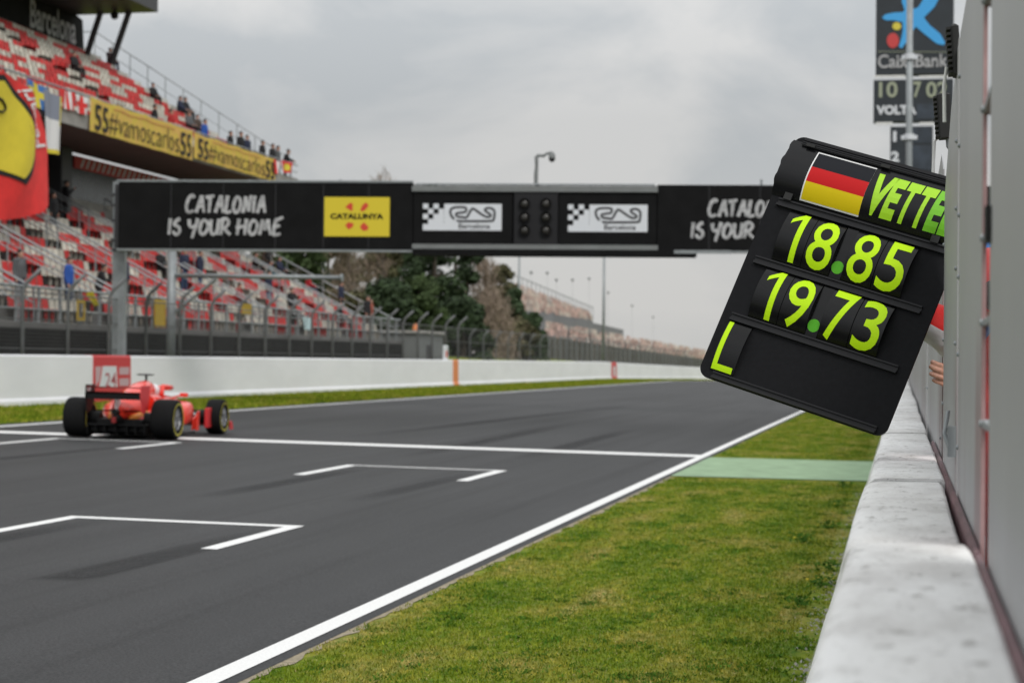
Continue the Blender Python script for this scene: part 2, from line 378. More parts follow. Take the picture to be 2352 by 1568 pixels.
def grass(name, x0, x1, y0, y1, count, hmin, hmax, wid, skip=None, dense_near=True, seed=1, flop=.9, m='blades', clump=None):
    g = np.random.default_rng(seed)
    n = count
    if dense_near:
        t = g.random(n); y = y0*(y1/y0)**t
    else: y = y0+(y1-y0)*g.random(n)
    x = x0+(x1-x0)*g.random(n)
    if clump:
        cx, cy = x[:clump].copy(), y[:clump].copy(); q = g.integers(0, clump, n); r_ = g.random(clump)[q]*.11+.03
        x = cx[q]+g.normal(size=n)*r_*.7; y = cy[q]+g.normal(size=n)*r_; x = np.clip(x, x0, x1)
    if skip is not None: k = ~skip(x, y); x, y = x[k], y[k]
    n = len(x); a = g.random(n)*2*np.pi; h = hmin+(hmax-hmin)*g.random(n)**1.5; w = wid*(.6+.8*g.random(n))*(1+.02*(y-y0))
    lean = g.random(n)*flop*h; la = g.random(n)*2*np.pi
    z = .017*np.clip(-x, 0, 24)-np.clip(y-150, 0, 150)*.0065
    V = np.zeros((n, 3, 3))
    V[:, 0] = np.stack([x-np.cos(a)*w, y-np.sin(a)*w, z], 1); V[:, 1] = np.stack([x+np.cos(a)*w, y+np.sin(a)*w, z], 1)
    V[:, 2] = np.stack([x+np.cos(la)*lean, y+np.sin(la)*lean, z+h], 1)
    me = bpy.data.meshes.new(name); me.vertices.add(n*3); me.vertices.foreach_set('co', V.ravel())
    me.loops.add(n*3); me.loops.foreach_set('vertex_index', np.arange(n*3, dtype=np.int32))
    me.polygons.add(n); me.polygons.foreach_set('loop_start', np.arange(n, dtype=np.int32)*3)
    me.update(); me.validate(); me.materials.append(MATS[m])
    return link(name, me)
tag(grass('grass', -3.15, -.42, 9.2, 75, 210000, .008, .026, .0036, skip=lambda x, y: ((y > 27.6) & (y < 34)) | ((x > -.62) & (np.sin(y*9)+np.sin(y*23+x*30) > -.2)) | ((x < -3.06) & (np.sin(y*7) > .1))),
    'short patchy green and straw coloured grass between track edge and pit wall', 'grass', kind='stuff')
BARE = lambda x, y: ((y > 27.6) & (y < 34))
mat('straw', (.34, .27, .13), .8, spec=.05, var=.25, scale=3, island=.4); mat('clover', (.062, .145, .014), .75, spec=.1, var=.3, scale=2, island=.35)
tag(grass('straw', -3.12, -.5, 9.2, 60, 42000, .003, .010, .0022, skip=BARE, seed=21, flop=7, m='straw'), 'dry straw coloured blades lying flat in the short grass of the right verge', 'grass', kind='stuff')
tag(grass('clover', -3.12, -.45, 9.2, 60, 30000, .006, .018, .0075, skip=BARE, seed=22, flop=1.6, m='clover', clump=420), 'small bright green leaf tufts scattered in the right verge', 'ground cover', kind='stuff')
tag(grass('grass', -22.3, -17.6, 34, 210, 90000, .03, .11, .012, seed=4), 'lush green grass strip between far track edge and white wall', 'grass', kind='stuff')
def gravel():
    b = MB(); r = random.Random(5)
    for k in range(900):
        y = 9.3*(26/9.3)**r.random(); x = -.47-abs(r.gauss(0, .07)); s = r.uniform(.006, .02)
        if math.sin(y*3.1)+math.sin(y*7.7) < -.6: continue
        c = Vector((x, y, s*.4)); vs = [c+Vector((r.uniform(.6, 1)*s*d[0], r.uniform(.6, 1)*s*d[1], r.uniform(.5, .9)*s*d[2])) for d in ((1, 0, 0), (0, 1, 0), (-1, 0, 0), (0, -1, 0), (0, 0, 1), (0, 0, -1))]
        b.add(vs, [(0, 1, 4), (1, 2, 4), (2, 3, 4), (3, 0, 4), (1, 0, 5), (2, 1, 5), (3, 2, 5), (0, 3, 5)])
    tag(b.build('gravel', 'concrete'), 'loose pale stones along the foot of the pit wall', 'gravel', kind='stuff')
gravel()
def weeds():
    r = random.Random(9); mat('weed_leaf', (.045, .105, .014), .8, spec=.03, island=.35, var=.2); mat('flower_yellow', (.75, .55, .02), .6)
    n = 0
    for (px, py) in ((1885, 1345), (1905, 1310), (1842, 1245), (1900, 1215), (1925, 1165), (1935, 1120), (1838, 1395)):
        p = onP(px, py, (0, 0, 0), np.array([.017, 0, 1.0])); b = MB(); f = MB()
        for k in range(70):
            a = r.uniform(0, 6.28); d = abs(r.gauss(0, .09)); c = Vector((math.cos(a)*d*.8, math.sin(a)*d*1.6, r.uniform(.01, .085)))
            u = Vector((r.uniform(-1, 1), r.uniform(-1, 1), r.uniform(-.2, .7))).normalized()*r.uniform(.012, .028); w = u.orthogonal().normalized()*u.length*.45
            b.add([c-u, c+w, c+u, c-w], [(0, 1, 2, 3)])
        o = thing('weed', '', '', tuple(p)); fo = b.build('foliage', 'weed_leaf', o, recalc=False)
        if n in (0, 2, 4):
            for k in range(3):
                f = MB(); c = Vector((r.uniform(-.1, .1), r.uniform(-.1, .1), .09)); c.z = .05; f.ball(c, .012, 8, 4, (1, 1, .4))
                f.build('flower', 'flower_yellow', o)
        tag(o, ['dark leafy weed with yellow flowers, largest of the weeds by the pit wall', 'dark leafy weed directly behind the largest flowering weed', 'low weed with yellow flowers out in the grass near the wall', 'leafy weed at the wall foot, third from the green strip', 'leafy weed with yellow flowers at the wall foot, second from the green strip', 'leafy weed at the wall foot nearest the green strip', 'lone dark weed in the grass, nearest of all to the camera'][n], 'weed', 'weeds beside the pit wall'); n += 1
weeds()

# ================================================================== PIT WALL AND FENCE (right)
def concrete_white():
    m = mat('wall_white', (.72, .72, .71), .7, spec=.3); nt = m.node_tree; n = nt.nodes; L = nt.links; b = n['Principled BSDF']
    g = n.new('ShaderNodeNewGeometry')
    def noise(sc, det=6, st=(1, .45, 1), off=0):
        mp = n.new('ShaderNodeMapping'); mp.inputs['Scale'].default_value = st; mp.inputs['Location'].default_value = (off, off, 0); L.new(g.outputs['Position'], mp.inputs[0])
        t = n.new('ShaderNodeTexNoise'); t.inputs['Scale'].default_value = sc; t.inputs['Detail'].default_value = det; t.inputs['Roughness'].default_value = .68; L.new(mp.outputs[0], t.inputs['Vector']); return t.outputs['Fac']
    def ramp(v, p0, c0, p1, c1):
        r = n.new('ShaderNodeValToRGB'); e = r.color_ramp.elements; e[0].position = p0; e[0].color = (*c0, 1); e[1].position = p1; e[1].color = (*c1, 1); L.new(v, r.inputs[0]); return r.outputs[0]
    def mul(a, c, f):
        k = n.new('ShaderNodeMix'); k.data_type = 'RGBA'; k.blend_type = 'MULTIPLY'; k.inputs['Factor'].default_value = f; L.new(a, k.inputs['A']); L.new(c, k.inputs['B']); return k.outputs['Result']
    o = ramp(noise(5, 7), .36, (.68, .67, .66), .56, (.86, .86, .855))                # worn whitewash
    o = mul(o, ramp(noise(26, 5, off=3), .33, (.45, .44, .42), .43, (1, 1, 1)), .8)    # chips down to the grey
    o = mul(o, ramp(noise(80, 3, off=7), .30, (.35, .34, .33), .38, (1, 1, 1)), .7)    # pits
    o = mul(o, ramp(noise(1.1, 4, off=11), .35, (.86, .855, .84), .55, (1, 1, 1)), 1)   # broad grime
    L.new(o, b.inputs['Base Color'])
    bp = n.new('ShaderNodeBump'); bp.inputs['Strength'].default_value = .45; bp.inputs['Distance'].default_value = .006; L.new(noise(45, 6), bp.inputs['Height']); L.new(bp.outputs['Normal'], b.inputs['Normal'])
concrete_white()
mat('joint_grey', (.34, .34, .34), .9, var=.3, scale=8)
mat('kerb_maroon', (.115, .055, .062), .6, var=.3, scale=5)
WT = 1.295
def pit_wall():
    t = thing('pit_wall', 'white painted concrete pit wall of jointed blocks running along the right', 'wall')
    rng = random.Random(2)
    ys = [1.55, 3.84, 6.02, 8.1, 10.2, 12.6, 15.0]
    while ys[-1] < 62: ys.append(ys[-1]+2.2)
    for k in range(len(ys)-1):
        y0, y1 = ys[k]+.022, ys[k+1]-.022; dx = rng.uniform(-.006, .006); dz = rng.uniform(-.006, .006)
        prof = [(-.45, 0), (-.45, .10), (-.30, .36), (-.128, 1.15), (-.108, 1.262), (-.102, 1.280), (-.088, 1.291), (-.06, 1.295), (.108, 1.295), (.118, 1.288), (.123, 1.27), (.123, 0)]
        n = 28; rings = []
        for j in range(n+1):
            s = j/n; y = y0+(y1-y0)*s; e = .003*max(0, 1-min(s, 1-s)*14)**1.6      # rounded shoulders at the joints
            rings.append([(x+dx+(e*.5 if x < 0 else 0)+.002*math.sin(y*2.3+x*9), y, max(0, z+dz-(e if z > 1.1 else 0))) for x, z in prof])
        MB().loft(rings).build('wall_block', 'wall_white', t, smooth=50)
    b = MB().extrude_y([(-.42, 0), (-.28, .36), (-.11, 1.15), (-.104, 1.255), (-.09, 1.282), (-.06, 1.287), (.108, 1.287), (.119, 0)], 1.5, 62)
    b.build('mortar_core', 'joint_grey', t)
    b = MB(); pr = [(.1245, .3), (.1245, 1.288), (.129, 1.298), (.137, 1.298), (.1405, 1.29), (.1405, .3)]
    b.extrude_y(pr, 1.2, 3.62); b.extrude_y(pr, 3.64, 6.2); b.extrude_y(pr, 6.22, 9.0)
    b.build('edge_strip', 'kerb_maroon', t)
pit_wall()

def panel_mat():
    m = mat('panel_grey', (.27, .275, .27), .5, .1); nt = m.node_tree; n = nt.nodes; L = nt.links; b = n['Principled BSDF']
    g = n.new('ShaderNodeNewGeometry')
    def noise(sc, st, det=4):
        mp = n.new('ShaderNodeMapping'); mp.inputs['Scale'].default_value = st; L.new(g.outputs['Position'], mp.inputs[0])
        t = n.new('ShaderNodeTexNoise'); t.inputs['Scale'].default_value = sc; t.inputs['Detail'].default_value = det; L.new(mp.outputs[0], t.inputs['Vector']); return t.outputs['Fac']
    r = n.new('ShaderNodeValToRGB'); e = r.color_ramp.elements; e[0].position = .3; e[0].color = (.305, .308, .312, 1); e[1].position = .7; e[1].color = (.37, .374, .378, 1); L.new(noise(1.5, (1, .5, .5)), r.inputs[0])
    k = n.new('ShaderNodeValToRGB'); e = k.color_ramp.elements; e[0].position = .55; e[0].color = (0, 0, 0, 1); e[1].position = .66; e[1].color = (.55, .55, .55, 1); L.new(noise(2.0, (1, 1.5, .22), 2), k.inputs[0])
    sp = n.new('ShaderNodeSeparateXYZ'); L.new(g.outputs['Position'], sp.inputs[0])
    lo = n.new('ShaderNodeMapRange'); lo.inputs[1].default_value = 1.75; lo.inputs[2].default_value = 1.55; L.new(sp.outputs['Z'], lo.inputs[0])
    mm = n.new('ShaderNodeMath'); mm.operation = 'MULTIPLY'; L.new(k.outputs[0], mm.inputs[0]); L.new(lo.outputs[0], mm.inputs[1])
    mx = n.new('ShaderNodeMix'); mx.data_type = 'RGBA'; L.new(mm.outputs[0], mx.inputs['Factor']); L.new(r.outputs[0], mx.inputs['A']); mx.inputs['B'].default_value = (.20, .085, .09, 1)
    L.new(mx.outputs['Result'], b.inputs['Base Color'])
panel_mat()
mat('panel_edge', (.33, .20, .20), .6, var=.25, scale=9)
mat('rust', (.09, .05, .035), .9, var=.4, scale=40)
PX = .142
def fence():
    ROOT = thing('pit_fence', 'grey steel panel fence bolted along the back of the white pit wall', 'fence')
    def pan(label, y0, y1, prof, bolts=(), th=.005, x=PX, m='panel_grey', edge=None):
        b = MB(); q = [(y-y0, z-1.2) for y, z in prof]
        b.prism(q, lambda p: (0, p[0], p[1]), lambda p: (th, p[0], p[1])); t = b.build('fence_panel', m, ROOT, loc=(x, y0, 1.2)); t['label'] = label
        if bolts:
            for (by, bz) in bolts:
                c = MB(); c.lathe([(.0065, 0), (.0065, -.003), (.004, -.006), (0.0005, -.0065)], 'x', 8, Matrix.Translation((-.0005, by-y0, bz-1.2))); c.build('bolt', 'galvanised', t, smooth=True)
        if edge:
            c = MB(); c.box(-.0012, th+.0012, edge-y0, edge-y0+.03, .06, 2.2); c.build('edge_trim', 'panel_edge', t)
        return t
    a = pan('nearest broad grey steel panel at the right edge of the picture', 1.2, 3.44, [(1.2, 1.2), (3.44, 1.2), (3.44, 3.2), (1.2, 3.2)])
    c = MB(); c.box(-.010, .006, 2.17, 2.235, .635, .695); c.build('latch', 'black_matt', a)
    zs = [1.42, 1.66, 1.86, 2.02, 2.2, 2.38]
    pan('tall grey steel panel between the narrow gap and the bolted seam', 3.72, 5.34, [(3.72, 1.2), (5.34, 1.2), (5.34, 2.50), (3.72, 2.50)], [(5.28, z) for z in zs], edge=3.715)
    p = pan('grey steel panel with sloping top right beside the pit board', 5.37, 7.13, [(5.37, 1.2), (7.13, 1.2), (7.13, 2.20), (6.9, 2.27), (6.2, 2.41), (5.37, 2.495)], [(5.44, z+.03) for z in zs[:5]]+[(7.07, 1.72), (7.07, 1.5), (7.07, 2.05)], x=PX-.003)
    h = MB(); h.box(-.022, -.001, .0, .10, .19, .27); h.tube([(-.012, .03, .2), (-.03, .05, .25), (-.02, .07, .31)], .006); h.build('latch', 'galvanised', p)
    pan('grey steel panel just beyond the reaching hand', 7.56, 11.95, [(7.56, 1.2), (11.95, 1.2), (11.95, 2.42), (7.9, 2.45), (7.56, 2.36)], [(7.64, z) for z in (1.36, 1.62, 1.9, 2.2)]+[(11.8, 1.5), (11.8, 1.9)])
    pan('grey steel panel second beyond the reaching hand', 12.0, 16.9, [(12.0, 1.2), (16.9, 1.2), (16.9, 2.42), (12.0, 2.42)], [(12.1, 1.5), (12.1, 1.9)], x=PX-.004)
    for k, y in enumerate((17.0, 24, 32, 41)):
        pan(['third', 'fourth', 'fifth', 'farthest'][k]+' grey steel panel beyond the reaching hand, far along the pit wall', y, y+6.9+k*.9, [(y, 1.2), (y+6.9+k*.9, 1.2), (y+6.9+k*.9, 2.4), (y, 2.4)])
    # horizontal straps that tie the panels together across the narrow gap
    for y, lab in ((32, 'top'), (268, 'upper middle'), (552, 'middle'), (742, 'lower middle'), (972, 'lowest')):
        z = onX(2256, y, PX)[2]
        b = MB(); b.bbox(PX-.0015, PX+.018, 3.425, 3.735, z-.006, z+.007, .002); b.lathe([(.007, 0), (.007, -.004), (.001, -.006)], 'x', 8, Matrix.Translation((PX-.0015, 3.70, z)))
        b.build('strap', 'galvanised', ROOT)
    # floodlights sitting on the fence top
    def flood(x, y, z, w, h, lab, rx):
        t = thing('floodlight', lab, 'light', (x, y, z), group='black lights on the fence'); t.rotation_euler = (R(rx), R(-4), 0)
        b = MB(); b.bbox(-w/2, w/2, -.05, .05, 0, h, .006); b.build('housing', 'black_matt', t)
        f = MB()
        for k in range(9): f.box(-w/2-.012, -w/2, -.045, .045, h*(k+.25)/9.2, h*(k+.7)/9.2)
        f.build('cooling_fin', 'black_matt', t)
        g = MB(); g.tube([(.005, 0, .005), (.005, 0, -.03), (.03, .0, -.07), (.012, 0, -.16)], .006); g.build('bracket', 'galvanised', t)
    flood(.152, 7.62, 2.48, .050, .165, 'ribbed black floodlight on the fence above the top of the pit board', 0)
    flood(.140, 5.55, 2.42, .022, .135, 'slim black floodlight high on the nearer fence panel', 0)
    b = MB(); b.tube([(PX-.004, 5.6, 2.43), (PX-.03, 5.6, 2.45), (PX-.036, 5.6, 2.40), (PX-.034, 5.6, 2.30)], .005); b.tube([(PX-.008, 7.7, 2.5), (PX-.03, 7.7, 2.48), (PX-.035, 7.7, 2.35)], .006)
    tag(b.build('cable_conduit', 'white_paint'), 'thin white conduit running down from the fence lights', 'conduit')
fence()

# ================================================================== PIT BOARD
BO = np.array([-.53641, 7.3, 2.00076])
BU = np.array([.92031, -.25843, -.29366]); BV = np.array([.35151, .21693, .91070]); BN = -np.array([.17165, .94136, -.29049])
mat('board_plastic', (.0080, .0082, .0098), .62, spec=.11, var=.15, scale=55, bump=.08, bscale=400)
mat('rail_plastic', (.014, .014, .016), .45, spec=.22)
mat('card_black', (.004, .004, .0045), .2, spec=.27)
mat('lime', (.50, .80, .006), .5, spec=.2)
mat('lime_header', (.36, .66, .02), .36, spec=.4)
mat('green_header', (.17, .50, .02), .36, spec=.4)
mat('dot_green', (.085, .38, .02), .5, spec=.2)
mat('flag_black', (.010, .011, .015), .5, spec=.15); mat('flag_red', (.50, .008, .010), .5, spec=.18); mat('flag_yellow', (.66, .50, .006), .5, spec=.18); mat('sticker_white', (.75, .75, .75), .4)
def pit_board():
    t = thing('pit_board', 'tilted black pit board with german flag and lime numbers beside the fence', 'pit board')
    def B(u, v, d=0.0): return BO+u*BU+v*BV+d*BN
    # outline with rounded corners
    def rr(u0, u1, v0, v1, r, n=6):
        out = []
        for cx, cy, a0 in ((u1-r, v1-r, 0), (u0+r, v1-r, 90), (u0+r, v0+r, 180), (u1-r, v0+r, 270)):
            out += [(cx+r*math.cos(R(a0+90*k/n)), cy+r*math.sin(R(a0+90*k/n))) for k in range(n+1)]
        return out
    MB().prism(rr(-.037, .690, -.460, .512, .038), lambda p: B(p[0], p[1], -.012), lambda p: B(p[0], p[1], 0)).build('board_panel', 'board_plastic', t)
    def rail(u0, u1, v, w=.03, name='rail'):
        b = MB()
        def bx(a, c, e, f, d0, d1): b.add([B(u, vv, d) for d in (d0, d1) for vv in (e, f) for u in (a, c)], [(0, 2, 3, 1), (4, 5, 7, 6), (0, 1, 5, 4), (2, 6, 7, 3), (0, 4, 6, 2), (1, 3, 7, 5)])
        bx(u0, u1, v-w/2, v+w/2, .0005, .004)
        bx(u0, u1, v+w/2-.006, v+w/2, .004, .011); bx(u0, u1, v-w/2, v-w/2+.008, .004, .015)
        bx(u0, u1, v-w/2+.008, v-w/2+.012, .004, .008)
        b.build(name, 'rail_plastic', t)
    rail(-.004, .690, .246, .030); rail(0, .646, .012, .030); rail(0, .646, -.217, .030)
    rail(.02, .655, -.444, .026)
    # header: curved flap
    v0, v1 = .268, .490
    def Hd(v, e=0): s = (v-v0)/(v1-v0); return .004+.036*math.sin(math.pi*min(max(s, 0), 1)**.85)+e
    def H(u, v, e=0): return B(u, v, Hd(v, e))
    b = MB(); N = 18
    b.grid(lambda i, j: H(-.039+.729*i+ (0.004*math.sin(j*19) if i == 0 else 0), v0+(v1-v0)*j), 12, N)
    b.grid(lambda i, j: H(-.039+.729*i, v0+(v1-v0)*j, -.002), 12, N); b.build('header_flap', 'black_gloss', t, smooth=True, recalc=False)
    b = MB()
    def bar(a, c, e, f, d0, d1): b.add([B(u, vv, d) for d in (d0, d1) for vv in (e, f) for u in (a, c)], [(0, 2, 3, 1), (4, 5, 7, 6), (0, 1, 5, 4), (2, 6, 7, 3), (0, 4, 6, 2), (1, 3, 7, 5)])
    bar(0, .690, .488, .493, .0005, .012); bar(0, .690, .499, .5105, .0005, .006); bar(.0, .690, .478, .483, .012, .02); b.build('top_rail', 'rail_plastic', t)
    b = MB()
    for u in (.02, .315, .60):
        bar(u, u+.035, .474, .486, .020, .026)
    for u in (.015, .585): bar(u, u+.03, .258, .285, .014, .020)
    b.build('clip', 'black_matt', t)
    # flag sticker
    fu0, fu1, a, c = .073, .304, .2725, .466
    fl = MB(); fl.grid(lambda i, j: H(fu0+(fu1-fu0)*i, a+(c-a)*j, .0008), 2, 16); flag = fl.build('flag_sticker', 'sticker_white', t, smooth=True, recalc=False)
    e = .005
    for nm, k0, k1, m in (('yellow_stripe', 0, .345, 'flag_yellow'), ('red_stripe', .345, .665, 'flag_red'), ('black_stripe', .665, 1, 'flag_black')):
        s = MB(); s.grid(lambda i, j: H(fu0+e+(fu1-fu0-e)*i, a+e+(c-a-2*e)*(k0+(k1-k0)*j), .0016), 2, 8); s.build(nm, m, flag, smooth=True, recalc=False)
    # name letters
    u = .316
    for ch, w, m in (('V', .078, 'lime_header'), ('E', .047, 'lime_header'), ('T', .052, 'lime_header'), ('T', .052, 'lime_header'), ('E', .047, 'green_header'), ('L', .042, 'green_header')):
        V, F = text2d(ch, .160, w, bold=.05, cuts=8)
        lt = MB(); lt.add([H(u+p.x+.10*(p.y-.08), .288+p.y, .0022) for p in V], F); lt.build('name_letter', m, t)
        u += w+(-.007 if ch == 'V' else .005)
    # number cards
    def cardfn(va, vb, depth=.034):
        return lambda u, v, e=0: B(u, v, .005+depth*math.sin(math.pi*(v-va)/(vb-va))**.8*1.0+e if 0 < (v-va)/(vb-va) < 1 else .005+e)
    def card(u0, u1, va, vb, ch, cap, wch, off=None, depth=.034):
        C = cardfn(va, vb, depth); b = MB(); b.grid(lambda i, j: C(u0+(u1-u0)*i, va+(vb-va)*j), 2, 14); b.grid(lambda i, j: C(u0+(u1-u0)*i, va+(vb-va)*j, -.0012), 2, 14)
        o = b.build('number_card', 'card_black', t, smooth=True, recalc=False)
        if ch:
            if ch == '1':
                d = MB(); us = u0+off; vm = (va+vb)/2-cap/2
                d.grid(lambda i, j: C(us+.036+.0215*i, vm+cap*j, .0012), 1, 12)
                d.grid(lambda i, j: C(us+.036*i, vm+cap*((.735+.145*i**.8)*(1-j)+(.84+.16*i**.9)*j), .0012), 6, 2)
                d.build('digit', 'lime', o); return o
            V, F = text2d(ch, cap, wch, bold=.006, cuts=10); ua = (u0+u1)/2-wch/2 if off is None else u0+off; vm = (va+vb)/2-cap/2
            d = MB(); d.add([C(ua+p.x, vm+p.y, .0012) for p in V], F); d.build('digit', 'lime', o)
        return o
    for (va, vb, s) in ((.030, .229, '1885'), (-.200, -.002, '1973')):
        for (u0, u1), ch in zip(((.060, .171), (.1735, .283), (.331, .443), (.446, .558)), s):
            cap = .186; w = {'1': .058, '7': .088}.get(ch, .094)
            card(u0, u1, va, vb, ch, cap, w, .025 if ch == '1' else None)
        C = cardfn(va, vb, .012); b = MB(); b.grid(lambda i, j: C(.285+.043*i, va+(vb-va)*j), 1, 10); dc = b.build('number_card', 'card_black', t, smooth=True, recalc=False)
        k = MB(); k.add([C(.306+.0225*math.cos(w), va+.040+.0235*math.sin(w), .0012) for w in [R(15*q) for q in range(24)]], [tuple(range(24))]); k.build('decimal_dot', 'dot_green', dc)
    LC = cardfn(-.428, -.233, .018); b = MB(); b.grid(lambda i, j: LC(.002+.092*i, -.428+.195*j), 2, 12); b.grid(lambda i, j: LC(.002+.092*i, -.428+.195*j, -.0012), 2, 12); lc = b.build('letter_card', 'card_black', t, smooth=True, recalc=False)
    k = MB()
    k.grid(lambda i, j: LC(.006+.018*i, -.424+.186*j, .0012), 1, 12); k.grid(lambda i, j: LC(.024+.062*i, -.424+.022*j, .0012), 3, 2); k.build('letter', 'lime', lc)
pit_board()

# ================================================================== FIGURES
def remesh(b, voxel, smooth_it=2):
    me = b.mesh('tmp', 'black_matt'); o = link('tmp', me); md = o.modifiers.new('r', 'REMESH'); md.mode = 'VOXEL'; md.voxel_size = voxel
    s = o.modifiers.new('s', 'SMOOTH'); s.factor = .5; s.iterations = smooth_it
    dg = bpy.context.evaluated_depsgraph_get(); dg.update(); r = bpy.data.meshes.new_from_object(o.evaluated_get(dg))
    bpy.data.objects.remove(o); r.materials.clear(); r.shade_smooth(); return r
def limb(b, pts, rs, n=10):
    pts = [Vector(p) for p in pts]
    for i, p in enumerate(pts): b.ball(p, rs[i], n, 6)
    for i in range(len(pts)-1): b.tube([pts[i], pts[i+1]], [rs[i], rs[i+1]], n)
def skeleton(pose):
    """joint positions, standing height 1.75, facing +y, feet at z = 0"""
    J = dict(pel=(0, 0, .95), chest=(0, 0, 1.28), neck=(0, .01, 1.47), head=(0, .03, 1.63))
    for s, k in ((-1, 'l'), (1, 'r')):
        J['sh'+k] = (s*.18, 0, 1.42); J['hip'+k] = (s*.09, 0, .92)
        if pose == 'stand': a = [(s*.22, -.02, 1.14), (s*.22, .06, .90)]; g = [(s*.10, .02, .50), (s*.11, 0, .08)]
        elif pose == 'lean': a = [(s*.24, .16, 1.20), (s*.17, .40, 1.12)]; g = [(s*.10, .03, .50), (s*.11, -.02, .08)]
        elif pose == 'phone': a = [(s*.22, .08, 1.16), (s*.08, .30, 1.38)]; g = [(s*.12, .02, .50), (s*.15, 0, .08)]
        elif pose == 'sit': a = [(s*.23, .10, 1.16), (s*.13, .36, 1.04)]; g = [(s*.13, .44, .93), (s*.13, .48, .52)]
        J['el'+k], J['wr'+k] = a; J['kn'+k], J['an'+k] = g
    if pose == 'sit':
        for k in J: J[k] = (J[k][0], J[k][1], J[k][2]-.44)
    if pose == 'lean':
        for k in ('chest', 'neck', 'head', 'shl', 'shr'): J[k] = (J[k][0], J[k][1]+.14*(J[k][2]-.95)/.6, J[k][2]-.03)
    return {k: Vector(v) for k, v in J.items()}
def person_meshes(pose):
    J = skeleton(pose); b = MB()
    limb(b, [J['pel'], J['chest'], J['neck']], [.13, .14, .055])
    hd = J['head']; b.ball(hd, .1, 14, 10, (.78, .95, 1.2)); b.tube([J['neck'], hd], [.055, .055]); b.ball(hd+Vector((0, .1, -.01)), .018, 8, 6); b.ball(hd+Vector((0, .055, -.08)), .045, 8, 6)
    for s in (-1, 1): b.ball(hd+Vector((s*.08, 0, -.005)), .024, 8, 6, (.5, 1, 1.3))
    for k in 'lr':
        limb(b, [J['sh'+k], J['el'+k], J['wr'+k]], [.055, .042, .03]); d = (J['wr'+k]-J['el'+k]).normalized()
        limb(b, [J['wr'+k], J['wr'+k]+d*.09], [.03, .036]); q = d.orthogonal().normalized()
        for f in range(4): limb(b, [J['wr'+k]+d*.09+q*(f-1.5)*.02, J['wr'+k]+d*(.165+.015*(f in (1, 2)))+q*(f-1.5)*.022], [.012, .010], 6)
        limb(b, [J['wr'+k]+d*.03, J['wr'+k]+d*.08+q*.055], [.016, .012], 6)
        limb(b, [J['hip'+k], J['kn'+k], J['an'+k]], [.085, .055, .04])
        limb(b, [J['an'+k]+Vector((0, -.03, -.04)), J['an'+k]+Vector((0, .15, -.055))], [.035, .03])
    body = remesh(b, .016, 2); body.materials.append(MATS['skin_far'])
    b = MB(); limb(b, [J['pel']+Vector((0, 0, -.02)), J['chest'], J['chest']+Vector((0, 0, .12))], [.16, .172, .13])
    for k in 'lr': limb(b, [J['sh'+k], J['el'+k], J['wr'+k]], [.082, .065, .05])
    limb(b, [J['shl'], J['neck']-Vector((0, 0, .03)), J['shr']], [.085, .08, .085]); jacket = remesh(b, .024, 3); jacket.materials.append(MATS['black_cloth'])
    b = MB(); b.ball(J['pel']-Vector((0, 0, .03)), .145, 12, 8, (1.05, .9, .9))
    for k in 'lr':
        limb(b, [J['hip'+k], J['kn'+k], J['an'+k]+Vector((0, 0, .02))], [.105, .078, .062])
        limb(b, [J['an'+k]+Vector((0, -.03, -.035)), J['an'+k]+Vector((0, .15, -.045))], [.05, .045])
    trou = remesh(b, .024, 2); trou.materials.append(MATS['black_cloth'])
    b = MB(); b.ball(hd+Vector((0, -.018, .035)), .105, 14, 10, (.82, .98, 1.05)); hair = b.mesh('hair', 'hair_dark', True)
    return body, jacket, trou, hair
POSES = {p: person_meshes(p) for p in ('stand', 'lean', 'phone', 'sit')}
CLOTH = {}
def cloth(c):
    if c not in CLOTH:
        mat(f'cloth_{len(CLOTH)}', c, .85); CLOTH[c] = f'cloth_{len(CLOTH)}'
    return MATS[CLOTH[c]]
BLK, NVY, GRY, RED_, BLU, JNS, WHT, BRN, TEA = (.012, .012, .014), (.016, .022, .05), (.09, .095, .10), (.38, .02, .02), (.02, .08, .34), (.035, .06, .12), (.5, .5, .5), (.06, .04, .03), (.03, .09, .11)
def person(pose, loc, rz, label, jac=BLK, tro=BLK, sc=1.0, hair='hair_dark', group='spectators in the main grandstand'):
    body, jk, tr, hr = POSES[pose]
    o = link('person', body, None, loc); o.rotation_euler = (0, 0, rz); o.scale = (sc, sc, sc); tag(o, label, 'person', group)
    for nm, me, m in (('jacket', jk, cloth(jac)), ('trousers', tr, cloth(tro)), ('hair', hr, MATS[hair])):
        c = link(nm, me, o); c.material_slots[0].link = 'OBJECT'; c.material_slots[0].material = m
    return o

